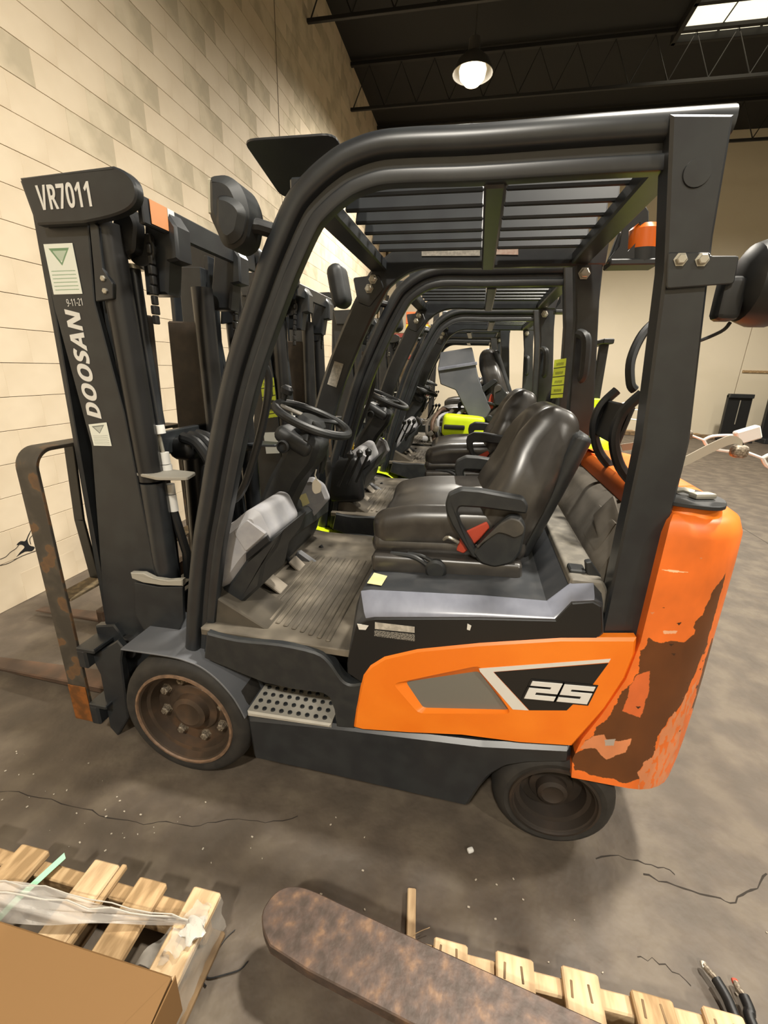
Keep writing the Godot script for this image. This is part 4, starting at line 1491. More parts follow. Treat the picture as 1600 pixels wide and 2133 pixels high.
func truck_mast(t: Node3D) -> void:
	var g := grp("mast", t)
	for s in [[-1.32, -1.0], [-2.04, 1.0]]:
		var z: float = s[0]
		var d: float = s[1]
		# outer channel: side plate with a flange turned inward
		var b := Mb.new()
		b.prism(pv([-1.427, 2.07, -1.195, 2.065, -1.207, 1.963, -1.232, 1.736, -1.186, 1.381, -1.176, 1.144, -1.162, 0.783, -1.157, 0.479, -1.253, 0.092, -1.48, -0.022, -1.476, 0.254, -1.347, 1.258, -1.392, 1.716, -1.399, 1.95]), z, z + d * 0.022, 0.003)
		obj("outer_channel", b, M.dark, g)
		b = Mb.new()
		b.bar(Vector3(-1.45, 0.12, z + d * 0.045), Vector3(-1.405, 2.0, z + d * 0.045), 0.022, 0.07, Vector3(0, 0, 1), 0.003)
		b.bar(Vector3(-1.25, 0.12, z + d * 0.06), Vector3(-1.21, 2.0, z + d * 0.06), 0.022, 0.07, Vector3(0, 0, 1), 0.003)
		obj("channel_flange", b, M.dark, g)
		b = Mb.new()
		b.bar(Vector3(-1.31, 0.1, z + d * 0.11), Vector3(-1.27, 1.95, z + d * 0.11), 0.11, 0.05, Vector3(0, 0, 1), 0.004)
		obj("inner_channel", b, M.dark, g)
		# lift cylinder behind the channel
		b = Mb.new()
		b.tube([Vector3(-1.177, 1.954, -1.36) + Vector3(0, 0, z + 1.32), Vector3(-1.166, 1.649, -1.36) + Vector3(0, 0, z + 1.32), Vector3(-1.15, 1.138, -1.36) + Vector3(0, 0, z + 1.32)], 0.043, 20)
		obj("cylinder_rod", b, M.cyl, g)
		b = Mb.new()
		b.tube([Vector3(-1.147, 1.131, -1.36) + Vector3(0, 0, z + 1.32), Vector3(-1.141, 0.735, -1.36) + Vector3(0, 0, z + 1.32), Vector3(-1.148, 0.454, -1.36) + Vector3(0, 0, z + 1.32)], 0.045, 20)
		obj("cylinder_barrel", b, M.dark, g)
		b = Mb.new()
		b.prism(rnd(pv([-1.255, 0.0, -1.255, 0.05, -1.15, 0.075, -1.02, 0.06, -1.0, -0.02, -1.1, -0.05]), 0.012, 3), 0.0, 0.012, 0.002, Transform3D(Basis(Vector3(1, 0, 0), Vector3(0, 0, -1), Vector3(0, 1, 0)), Vector3(0.03, 1.16, z - 0.02)))
		obj("cylinder_clamp", b, M.chalk if d < 0.0 else M.dark, g)
		b = Mb.new()
		b.prism(rnd(pv([-1.192, 1.96, -1.164, 1.94, -1.171, 1.824, -1.144, 1.784, -1.151, 1.74, -1.216, 1.732, -1.204, 1.825]), 0.004, 2), z + 0.012, z - 0.004, 0.002)
		obj("rod_bracket", b, M.dark, g)
		for p in [Vector3(-1.174, 1.797, -1.306), Vector3(-1.174, 1.762, -1.306)]:
			b = Mb.new()
			b.bolt(Vector3(p.x, p.y, z - d * 0.006), Vector3(0, 0, -d), 0.009, 0.012)
			obj("bracket_bolt", b, M.zinc, g)
		# sheave and chain at the head
		b = Mb.new()
		b.lathe(pv([0.0, -0.018, 0.05, -0.018, 0.05, -0.012, 0.04, -0.009, 0.04, 0.009, 0.05, 0.012, 0.05, 0.018, 0.0, 0.018]), Transform3D(Basis(Vector3(1, 0, 0), Vector3(0, 0, 1), Vector3(0, 1, 0)), Vector3(-1.11, 1.9, z + d * 0.11)), 24)
		obj("chain_sheave", b, M.cyl, g)
		for k in 9:
			b = Mb.new()
			b.box(Vector3(-1.075 - k * 0.002, 1.93 - k * 0.03, z + d * 0.1), Vector3(0.016, 0.028, 0.03 if k % 2 else 0.022), 0.003)
			obj("chain_link", b, M.cyl, g)
		# headplate that carries the crossbar
		b = Mb.new()
		b.prism(pv([-1.096, 2.04, -1.022, 2.014, -0.992, 1.97, -0.995, 1.874, -1.035, 1.868, -1.052, 1.772, -1.137, 1.772, -1.134, 1.849]), z + d * 0.12, z + d * 0.2, 0.008)
		obj("head_bracket", b, M.dark, g)
		b = Mb.new()
		b.prism(rnd(pv([-1.155, 2.006, -1.103, 2.009, -1.082, 1.96, -1.103, 1.883, -1.169, 1.868, -1.178, 1.936]), 0.015, 3), z + d * 0.05, z + d * 0.1, 0.008)
		obj("sheave_cover", b, M.black, g)
		b = Mb.new()
		var back := -0.06 if d < 0.0 else 0.0
		b.bar(Vector3(-1.28 + back, 0.1, z + d * 0.2), Vector3(-1.24 + back, 1.72, z + d * 0.2), 0.17, 0.1, Vector3(0, 0, 1), 0.006)
		obj("middle_channel", b, M.mast_brown, g)
		# lower gusset with scuffed top edge
		b = Mb.new()
		b.prism(rnd(pv([-1.241, 0.737, -1.138, 0.73, -1.028, 0.744, -1.043, 0.599, -1.078, 0.533, -1.236, 0.525, -1.261, 0.599]), 0.006, 2), z + 0.025, z + 0.01, 0.002)
		obj("gusset", b, M.dark, g)
		b = Mb.new()
		b.prism(pv([-1.246, 0.78, -1.188, 0.785, -1.145, 0.768, -1.083, 0.768, -1.02, 0.78, -1.024, 0.752, -1.112, 0.742, -1.195, 0.743, -1.244, 0.755]), z + 0.03, z + 0.008, 0.003)
		obj("gusset_edge", b, M.chalk if d < 0.0 else M.dark, g)
	# head crossbar and the rolled end plates
	var b2 := Mb.new()
	b2.bar(Vector3(-1.03, 1.985, -1.33), Vector3(-1.03, 1.985, -2.03), 0.02, 0.075, Vector3.UP, 0.004)
	obj("head_crossbar", b2, M.dark, g)
	for s in [[-1.285, -1.0], [-2.075, 1.0]]:
		b2 = Mb.new()
		b2.prism(pv([-1.39, 2.064, -1.065, 2.078]) + curve2(pv([-1.065, 2.078, -1.033, 2.066, -1.007, 2.044, -0.999, 2.019, -1.007, 1.991, -1.041, 1.969, -1.104, 1.954, -1.194, 1.943]), 3) + pv([-1.36, 1.942]), s[0], s[0] + s[1] * 0.035, 0.005)
		obj("head_plate", b2, M.dark, g)
	for y in [0.55, 1.25]:
		b2 = Mb.new()
		b2.bar(Vector3(-1.2, y, -1.36), Vector3(-1.2, y, -2.0), 0.03, 0.09, Vector3.UP, 0.004)
		obj("mast_crossbar", b2, M.dark, g)
	b2 = Mb.new()
	b2.tube([Vector3(-1.22, 0.15, -1.68), Vector3(-1.18, 1.2, -1.68)], 0.05, 18)
	obj("centre_cylinder", b2, M.cyl, g)
	b2 = Mb.new()
	b2.soft(Vector3(-1.16, 1.22, -1.62), Vector3(0.12, 0.1, 0.16), 0.04, Basis(), 5)
	obj("centre_cylinder_head", b2, M.black, g)
	for k in 3:
		b2 = Mb.new()
		b2.tube(curve3([Vector3(-1.14, 1.27, -1.55 - k * 0.05), Vector3(-1.06, 1.24, -1.54 - k * 0.05), Vector3(-1.0, 1.1, -1.54 - k * 0.05), Vector3(-1.0, 0.8, -1.55 - k * 0.05), Vector3(-1.04, 0.5, -1.6)], 5), 0.022, 10)
		obj("hydraulic_hose", b2, M.black, g)
	b2 = Mb.new()
	b2.tube([Vector3(-1.138, 1.845, -1.78), Vector3(-1.128, 1.039, -1.78)], 0.042, 18)
	obj("inner_cylinder", b2, M.cyl, g)
	# slim hose with pale fittings beside the near cylinder
	b2 = Mb.new()
	b2.tube([Vector3(-1.179, 1.852, -1.45), Vector3(-1.166, 1.623, -1.44), Vector3(-1.132, 1.334, -1.42)], 0.024, 12, 0.019)
	obj("side_tube", b2, M.dark, g)
	b2 = Mb.new()
	b2.tube([Vector3(-1.127, 1.302, -1.4), Vector3(-1.118, 1.232, -1.4)], 0.008, 8)
	obj("side_tube_neck", b2, M.zinc, g)
	b2 = Mb.new()
	b2.tube([Vector3(-1.106, 1.008, -1.4), Vector3(-1.073, 0.84, -1.4), Vector3(-1.094, 0.722, -1.42)], 0.017, 10)
	obj("side_hose", b2, M.black, g)
	for p in [[Vector3(-1.12, 1.336, -1.4), Vector3(-1.117, 1.306, -1.4), 0.018], [Vector3(-1.115, 1.237, -1.4), Vector3(-1.113, 1.194, -1.4), 0.018], [Vector3(-1.112, 1.191, -1.4), Vector3(-1.11, 1.15, -1.4), 0.02], [Vector3(-1.106, 1.117, -1.4), Vector3(-1.106, 1.079, -1.4), 0.016], [Vector3(-1.106, 1.075, -1.4), Vector3(-1.103, 1.01, -1.4), 0.017]]:
		b2 = Mb.new()
		b2.tube([p[0], p[1]], p[2], 12)
		obj("pale_fitting", b2, M.white, g)
	b2 = Mb.new()
	b2.lathe(pv([0.035, 0.0, 0.035, 0.012, 0.022, 0.016, 0.0, 0.016]), Transform3D(Basis(), Vector3(-1.177, 1.849, -1.45)), 14)
	obj("tube_cap", b2, M.zinc, g)
	# carriage, load backrest and forks
	var c := grp("carriage", t)
	for y in [[0.41, 0.09], [0.13, 0.1]]:
		b2 = Mb.new()
		b2.bar(Vector3(-1.46, y[0], -1.2), Vector3(-1.46, y[0], -2.16), 0.045, y[1], Vector3.UP, 0.008)
		obj("carriage_bar", b2, M.dark, c)
		b2 = Mb.new()
		b2.bar(Vector3(-1.435, y[0] + y[1] * 0.5, -1.2), Vector3(-1.435, y[0] + y[1] * 0.5, -2.16), 0.085, 0.02, Vector3.UP, 0.004)
		obj("bar_lip", b2, M.dark, c)
	for z in [-1.235, -2.125]:
		b2 = Mb.new()
		b2.prism(pv([-1.452, 0.399, -1.309, 0.501, -1.288, 0.471, -1.309, 0.405, -1.33, 0.113, -1.404, -0.003, -1.435, 0.038, -1.427, 0.318]), z, z - 0.03 * signf(z + 1.68), 0.005)
		obj("bar_bracket", b2, M.dark, c)
	for z in [-1.32, -2.04]:
		b2 = Mb.new()
		b2.prism(pv([-1.475, 0.5, -1.38, 0.52, -1.35, 0.47, -1.36, 0.12, -1.41, 0.06, -1.475, 0.07]), z + 0.02, z - 0.02, 0.006)
		obj("carriage_plate", b2, M.dark, c)
		b2 = Mb.new()
		b2.lathe(pv([0.0, -0.03, 0.045, -0.03, 0.05, -0.02, 0.05, 0.02, 0.045, 0.03, 0.0, 0.03]), Transform3D(Basis(Vector3(1, 0, 0), Vector3(0, 0, 1), Vector3(0, 1, 0)), Vector3(-1.33, 0.42, z)), 20)
		obj("carriage_roller", b2, M.cyl, c)
	var r := grp("load_backrest", t)
	# a flat bar bent into a frame, drawn in z and y and given its width along x
	var zy := Transform3D(Basis(Vector3(0, 0, 1), Vector3(0, 1, 0), Vector3(-1, 0, 0)), Vector3.ZERO)
	var ring := bent_frame(-1.232, -2.128, 0.06, 1.25, 0.075)
	var ring2 := bent_frame(-1.246, -2.114, 0.06, 1.236, 0.062)
	ring2.reverse()
	ring.append_array(ring2)
	b2 = Mb.new()
	b2.prism(ring, 1.508, 1.598, 0.002, zy)
	obj("frame", b2, M.scuffed, r)
	for z in [-1.43, -1.68, -1.93]:
		b2 = Mb.new()
		b2.bar(Vector3(-1.565, 0.65, z), Vector3(-1.585, 0.92, z), 0.045, 0.012, Vector3(0, 0, 1), 0.002)
		b2.bar(Vector3(-1.585, 0.915, z), Vector3(-1.56, 1.238, z), 0.045, 0.012, Vector3(0, 0, 1), 0.002)
		obj("upright", b2, M.dark, r)
	b2 = Mb.new()
	b2.box(Vector3(-1.55, 0.645, -1.68), Vector3(0.085, 0.012, 0.86), 0.002)
	obj("lower_rail", b2, M.dusty, r)
	b2 = Mb.new()
	b2.box(Vector3(-1.553, 0.15, -1.2295), Vector3(0.088, 0.18, 0.004), 0.001)
	obj("painted_foot", b2, M.orange_worn, r)
	for z in [-1.46, -1.95]:
		b2 = Mb.new()
		var f := pv([-2.62, 0.035, -2.6, 0.045, -1.62, 0.075, -1.575, 0.1, -1.57, 0.5, -1.53, 0.5, -1.53, 0.06, -1.56, 0.035])
		b2.prism(f, z + 0.06, z - 0.06, 0.006)
		# narrow the tip
		for i in b2.v.size():
			var k := smoothstep(-2.45, -2.63, b2.v[i].x)
			b2.v[i].z = lerpf(b2.v[i].z, z, k * 0.55)
		obj("fork", b2, M.rust_steel, t)


# an upturned U with round corners: foot, round one corner, along the top, round the other, foot
func bent_frame(u0: float, u1: float, low: float, high: float, r: float) -> PackedVector2Array:
	var o := PackedVector2Array([Vector2(u0, low)])
	var d := signf(u1 - u0)
	for k in 9:
		var a := PI / 2 * k / 8.0
		o.append(Vector2(u0 + d * r * (1.0 - cos(a)), high - r + r * sin(a)))
	for k in 9:
		var a := PI / 2 * k / 8.0
		o.append(Vector2(u1 - d * r * (1.0 - sin(a)), high - r + r * cos(a)))
	o.append(Vector2(u1, low))
	return o


func truck_marks(t: Node3D) -> void:
	var z := -1.319
	plate("maker_label", corners([-1.383, 1.898, -1.275, 1.899, -1.27, 1.756, -1.38, 1.754], z), sticker("triangle"), t)
	plate("small_label", corners([-1.339, 1.337, -1.263, 1.348, -1.258, 1.265, -1.333, 1.262], z), sticker("small"), t)
	var a := Vector3(-1.308, 1.359, -1.319)
	var b := Vector3(-1.322, 1.699, -1.319)
	var mid := Vector3(-1.316, 1.535, -1.319)
	words("DOOSAN", t, "mast_lettering", mid, b - a, Vector3(-1, 0, 0), 0.058, M.paint_white, a.distance_to(b), true, 0.25)
	words("VR7011", t, "unit_number", Vector3(-1.244, 2.012, -1.284), Vector3(-1.144, 2.015, -1.284) - Vector3(-1.347, 2.011, -1.284), Vector3.UP, 0.064, M.paint_white, 0.185, true)
	words("9-11-21", t, "chalk_date", Vector3(-1.307, 1.731, -1.319), Vector3(1, 0.05, 0), Vector3.UP, 0.022, M.paint_white, 0.06, false)
	plate("warning_label", [Vector3(-1.018, 2.02, -1.36), Vector3(-1.018, 2.02, -1.44), Vector3(-1.018, 1.955, -1.44), Vector3(-1.018, 1.955, -1.36)], M.warn, t)
	plate("pillar_card", [Vector3(-0.678, 1.58, -2.105), Vector3(-0.633, 1.568, -2.105), Vector3(-0.67, 1.459, -2.105), Vector3(-0.716, 1.473, -2.105)], M.worn_label, t)
	plate("warning_label", [Vector3(-1.018, 2.02, -1.442), Vector3(-1.018, 2.02, -1.475), Vector3(-1.018, 1.955, -1.475), Vector3(-1.018, 1.955, -1.442)], M.white, t)
	# the model badge on the side panel
	z = -1.1405
	var s := Mb.new()
	s.prism(pv([0.081, 0.698, 0.435, 0.796, 0.432, 0.784, 0.123, 0.694, 0.241, 0.575, 0.195, 0.569, 0.085, 0.688]), z, z - 0.0015)
	obj("badge_stripe", s, M.paint_white, t)
	s = Mb.new()
	s.prism(pv([0.126, 0.693, 0.432, 0.781, 0.401, 0.696, 0.348, 0.598, 0.243, 0.576]), z, z - 0.0015)
	obj("badge_field", s, M.black, t)
	var two := pv([0.0, 1.0, 1.0, 1.0, 1.0, 0.4, 0.3, 0.4, 0.3, 0.25, 1.0, 0.25, 1.0, 0.0, 0.0, 0.0, 0.0, 0.62, 0.7, 0.62, 0.7, 0.75, 0.0, 0.75])
	for k in 2:
		var o: Vector3 = [Vector3(0.222, 0.619, -1.137), Vector3(0.314, 0.627, -1.137)][k]
		var u: Vector3 = [Vector3(0.306, 0.626, -1.137), Vector3(0.398, 0.634, -1.137)][k] - o
		var v: Vector3 = [Vector3(0.238, 0.685, -1.137), Vector3(0.327, 0.691, -1.137)][k] - o
		var digit := PackedVector2Array()
		for q in two:
			var w := q if k == 0 else Vector2(1.0 - q.x, q.y)
			digit.append(Vector2(o.x + u.x * w.x + v.x * w.y, o.y + u.y * w.x + v.y * w.y))
		digit = Mb.ccw(digit)
		s = Mb.new()
		s.prism(Mb.inset(digit, -0.0055), -1.14, -1.1385)
		obj("badge_number_edge", s, M.black, t)
		s = Mb.new()
		s.prism(digit, -1.1392, -1.136, 0.0008)
		obj("badge_number", s, M.white, t)
	# faded rating plate on the hood
	plate("rating_plate", corners([-0.246, 0.805, -0.122, 0.808, -0.121, 0.787, -0.246, 0.781], -1.148), M.worn_label, t)
	plate("rating_plate", corners([-0.247, 0.776, -0.12, 0.782, -0.119, 0.757, -0.248, 0.755], -1.148), M.worn_print, t)
	for q in [[-0.303, 0.791, -0.266, 0.79, -0.275, 0.773, -0.297, 0.771], [0.034, 0.844, 0.046, 0.839, 0.043, 0.822, 0.034, 0.824]]:
		plate("paint_chip", corners(q, -1.1475), M.paint_white, t)
	plate("hood_label", [Vector3(-0.29, 0.886, -1.32), Vector3(-0.24, 0.889, -1.3), Vector3(-0.245, 0.889, -1.23), Vector3(-0.295, 0.886, -1.24)], M.yellow, t)
	plate("guard_label", corners([-0.285, 2.063, -0.041, 2.059, -0.037, 2.012, -0.283, 2.016], -2.105), M.worn_label, t)
	plate("guard_label", corners([0.019, 2.056, 0.113, 2.054, 0.118, 2.013, 0.024, 2.016], -2.105), M.worn_label2, t)


func truck_tail(t: Node3D) -> void:
	# work lamp on its bracket
	var g := grp("work_lamp", t)
	var b := Mb.new()
	b.prism(rnd(pv([0.377, 1.808, 0.459, 1.806, 0.462, 1.8, 0.516, 1.799, 0.519, 1.746, 0.474, 1.743, 0.389, 1.737]), 0.006, 2), -1.165, -1.171, 0.002)
	obj("bracket", b, M.dark, g)
	for p in [Vector3(0.404, 1.793, -1.165), Vector3(0.446, 1.792, -1.165)]:
		b = Mb.new()
		b.bolt(p, Vector3(0, 0, 1), 0.0105, 0.012)
		obj("bolt", b, M.zinc, g)
	var turn := Basis(Vector3(0, 0, 1), -PI / 2)
	b = Mb.new()
	b.lathe(pv([0.0, -0.03, 0.05, -0.028, 0.078, -0.01, 0.09, 0.02, 0.09, 0.05, 0.082, 0.055, 0.0, 0.05]), Transform3D(turn, Vector3(0.575, 1.755, -1.22)), 28)
	obj("housing", b, M.black, g)
	b = Mb.new()
	b.soft(Vector3(0.53, 1.72, -1.2), Vector3(0.05, 0.09, 0.05), 0.015, Basis(), 4)
	obj("clamp", b, M.black, g)
	b = Mb.new()
	b.tube(curve3([Vector3(0.555, 1.675, -1.22), Vector3(0.54, 1.655, -1.22), Vector3(0.49, 1.63, -1.24), Vector3(0.44, 1.63, -1.26)], 5), 0.004, 6)
	obj("lamp_cable", b, M.black, g)
	# amber beacon under the far corner of the guard
	g = grp("beacon", t)
	b = Mb.new()
	b.lathe(pv([0.055, 0.0, 0.055, 0.06, 0.045, 0.075, 0.0, 0.08]), Transform3D(Basis(), Vector3(0.53, 1.975, -1.9)), 20)
	obj("lens", b, M.amber, g)
	b = Mb.new()
	b.lathe(pv([0.0, -0.045, 0.05, -0.045, 0.055, 0.0, 0.0, 0.0]), Transform3D(Basis(), Vector3(0.53, 1.975, -1.9)), 20)
	b.box(Vector3(0.5, 1.93, -1.9), Vector3(0.16, 0.02, 0.1), 0.004)
	b.bar(Vector3(0.43, 1.935, -1.9), Vector3(0.45, 2.03, -1.9), 0.02, 0.03, Vector3(0, 0, 1), 0.004)
	obj("beacon_base", b, M.plastic, g)
	b = Mb.new()
	b.holed(pv([0.408, 1.928, 0.442, 1.981, 0.443, 2.062, 0.494, 2.111, 0.517, 2.082, 0.548, 1.926]), pv([0.464, 2.027, 0.496, 2.052, 0.501, 1.998, 0.473, 1.963]), -1.86, 0.012, 0.002)
	obj("beacon_bracket", b, M.black, g)
	# hoses and the gas bottle cradle with its straps
	b = Mb.new()
	b.tube(curve3([Vector3(0.56, 1.74, -1.66), Vector3(0.5, 1.68, -1.62), Vector3(0.468, 1.6, -1.58), Vector3(0.474, 1.53, -1.56), Vector3(0.49, 1.51, -1.56)], 5), 0.014, 8)
	obj("gas_hose", b, M.black, t)
	g = grp("gas_cradle", t)
	for z in [-1.52, -1.78]:
		b = Mb.new()
		b.tube(curve3([Vector3(0.5, 1.5, z), Vector3(0.455, 1.44, z), Vector3(0.445, 1.36, z), Vector3(0.48, 1.27, z), Vector3(0.55, 1.2, z)], 5), 0.017, 8)
		obj("cradle_hoop", b, M.black, g)
	b = Mb.new()
	b.box(Vector3(0.47, 1.4, -1.65), Vector3(0.02, 0.13, 0.26), 0.006, Basis(Vector3(0, 0, 1), -0.2))
	obj("cradle_pad", b, M.black, g)
	b = Mb.new()
	b.box(Vector3(0.53, 1.24, -1.33), Vector3(0.04, 0.16, 0.05), 0.006)
	obj("cradle_post", b, M.dark, g)
	for k in 2:
		var dz := -0.33 * k
		b = Mb.new()
		var path := curve3([Vector3(0.52, 1.31, -1.34 + dz), Vector3(0.58, 1.325, -1.345 + dz), Vector3(0.64, 1.365, -1.35 + dz), Vector3(0.69, 1.395, -1.35 + dz), Vector3(0.72, 1.385, -1.35 + dz), Vector3(0.725, 1.37, -1.35 + dz)], 4)
		var rows := []
		for p in path:
			rows.append([p + Vector3(-0.006, 0.011, 0), p + Vector3(0.006, -0.011, 0)])
		b.sheet(rows, Vector3(0, 0, -0.004))
		obj("cradle_strap", b, M.strap, g)
		b = Mb.new()
		b.soft(Vector3(0.715, 1.365, -1.35 + dz), Vector3(0.04, 0.035, 0.035), 0.012, Basis(), 4)
		obj("strap_ratchet", b, M.steel_bolt, g)
		b = Mb.new()
		b.tube([Vector3(0.73, 1.365, -1.35 + dz), Vector3(0.775, 1.35, -1.35 + dz)], 0.004, 6)
		b.tube(curve3([Vector3(0.775, 1.35, -1.35 + dz), Vector3(0.8, 1.365, -1.35 + dz), Vector3(0.87, 1.37, -1.36 + dz), Vector3(0.92, 1.365, -1.36 + dz)], 4), 0.005, 6)
		b.tube(curve3([Vector3(0.775, 1.35, -1.35 + dz), Vector3(0.8, 1.325, -1.35 + dz), Vector3(0.87, 1.315, -1.36 + dz), Vector3(0.92, 1.32, -1.36 + dz)], 4), 0.005, 6)
		obj("strap_hook", b, M.white, g)
	b = Mb.new()
	b.box(Vector3(0.9, 1.375, -1.68), Vector3(0.07, 0.045, 0.03), 0.004, Basis(Vector3(0, 0, 1), 0.4))
	obj("strap_tag", b, M.white, g)
func build_back() -> void:
	var b := Mb.new()
	# rack with loads in the far corner
	var t := thing("pallet_rack", "tall steel pallet rack with red beams against the end wall", "rack", Vector3(-2.0, 0, -12.9))
	for x in [-2.7, -1.25]:
		for z in [-13.3, -12.5]:
			b = Mb.new()
			b.box(Vector3(x, 1.75, z), Vector3(0.08, 3.5, 0.07), 0.006)
			obj("upright", b, M.steel_dark, t)
	for y in [0.9, 1.85, 2.4]:
		for z in [-13.3, -12.5]:
			b = Mb.new()
			b.box(Vector3(-1.975, y, z), Vector3(1.4, 0.1, 0.05), 0.006)
			obj("beam", b, M.rack_red, t)
		b = Mb.new()
		b.box(Vector3(-1.975, y + 0.06, -12.9), Vector3(1.36, 0.02, 0.84), 0.003)
		obj("deck", b, M.wood_dark, t)
	b = Mb.new()
	b.soft(Vector3(-2.45, 2.86, -12.85), Vector3(0.5, 0.76, 0.6), 0.16, Basis(Vector3.UP, 0.2), 6)
	solo("bulk_sack", b, M.sack, Vector3(-2.45, 2.48, -12.85), "cream coloured bulk sack on the top level of the red rack", "sack")
	b = Mb.new()
	b.box(Vector3(-1.72, 2.59, -12.85), Vector3(0.62, 0.2, 0.6), 0.01)
	solo("yellow_crate", b, M.crate_yellow, Vector3(-1.72, 2.48, -12.85), "yellow crate on the rack under an orange one", "crate")
	b = Mb.new()
	b.box(Vector3(-1.76, 2.85, -12.85), Vector3(0.55, 0.3, 0.56), 0.01)
	solo("orange_crate", b, M.crate_orange, Vector3(-1.76, 2.7, -12.85), "orange crate stacked on the yellow crate on the rack", "crate")
	# black fork carriages leaning against the far wall, boards along its foot
	for k in 2:
		var x: float = [6.55, 7.75][k]
		var w: float = [0.55, 1.1][k]
		t = thing("steel_carriage", ["narrow black steel carriage standing by the far wall", "wide black steel carriage beside the narrow one by the far wall"][k], "carriage", Vector3(x, 0, -12.9))
		b = Mb.new()
		b.box(Vector3(x, 0.62, -12.95), Vector3(w, 1.05, 0.1), 0.01, Basis(Vector3(1, 0, 0), -0.06))
		obj("back_plate", b, M.black, t)
		b = Mb.new()
		b.box(Vector3(x, 0.06, -12.75), Vector3(w + 0.12, 0.12, 0.4), 0.01)
		obj("foot", b, M.dark, t)
		b = Mb.new()
		b.box(Vector3(x, 1.12, -12.94), Vector3(w, 0.1, 0.14), 0.01)
		obj("top_rail", b, M.dark, t)
		for j in range(1, int(w / 0.25)):
			b = Mb.new()
			b.bar(Vector3(x - w / 2 + j * 0.27, 0.42, -12.87), Vector3(x - w / 2 + j * 0.27, 1.02, -12.89), 0.02, 0.012, Vector3(0, 0, 1), 0.003)
			obj("bright_rod", b, M.zinc, t)
	for k in 4:
		b = Mb.new()
		b.box(Vector3(3.6 + k * 0.82, 0.05, -13.3 + 0.24 * (k % 2)), Vector3(1.5, 0.1, 0.2), 0.008, Basis(Vector3.UP, 0.01 * (k - 1.5)))
		solo("timber", b, M.wood_dark if k % 2 else M.wood, Vector3(3.6 + k * 0.82, 0, -13.3 + 0.24 * (k % 2)), ["brown timber lying at the foot of the far wall, behind the seat backs", "dark timber in front of the brown ones by the far wall", "brown timber at the foot of the far wall, nearest the black carriages", "dark timber reaching behind the narrow black carriage"][k], "timber")
	b = Mb.new()
	b.box(Vector3(7.35, 1.72, -13.675), Vector3(1.1, 0.06, 0.03), 0.004)
	solo("wall_batten", b, M.wood, Vector3(7.35, 1.69, -13.675), "thin wooden batten fixed to the far wall above the black carriages", "batten")
	# hole knocked through the block wall, low down
	b = Mb.new()
	var rim := curve2(pv([-2.07, 0.318, -2.13, 0.33, -2.175, 0.315, -2.2, 0.335, -2.17, 0.36, -2.165, 0.4, -2.185, 0.43, -2.215, 0.47, -2.18, 0.435, -2.15, 0.4, -2.12, 0.41, -2.09, 0.395, -2.12, 0.385, -2.135, 0.36, -2.1, 0.34]), 3)
	var q := PackedVector2Array()
	for p in rim:
		q.append(Vector2(-p.x, p.y))
	b.prism(q, -2.8532, -2.852, 0.0, Transform3D(Basis(Vector3(0, 0, -1), Vector3(0, 1, 0), Vector3(1, 0, 0)), Vector3.ZERO))
	var wall: Node = get_node("wall_left")
	origin = Vector3.ZERO
	obj("broken_hole", b, M.pit, wall)
	for l in [[Vector3(-2.853, 0.345, -1.972), Vector3(-2.853, 0.346, -2.008), Vector3(-2.853, 0.364, -2.043), Vector3(-2.853, 0.375, -2.083), Vector3(-2.853, 0.406, -2.123)], [Vector3(-2.853, 0.457, -2.208), Vector3(-2.853, 0.426, -2.214), Vector3(-2.853, 0.404, -2.182), Vector3(-2.853, 0.363, -2.179)], [Vector3(-2.853, 0.306, -1.963), Vector3(-2.853, 0.299, -2.021), Vector3(-2.853, 0.31, -2.106), Vector3(-2.853, 0.304, -2.219)]]:
		b = Mb.new()
		b.tube(curve3(l, 3), 0.0025, 5)
		obj("wall_crack", b, M.crack, wall)


func board(b: Mb, a: Vector3, c: Vector3, w: float, h: float) -> void:
	b.bar(a, c, w, h, Vector3.UP, 0.004)


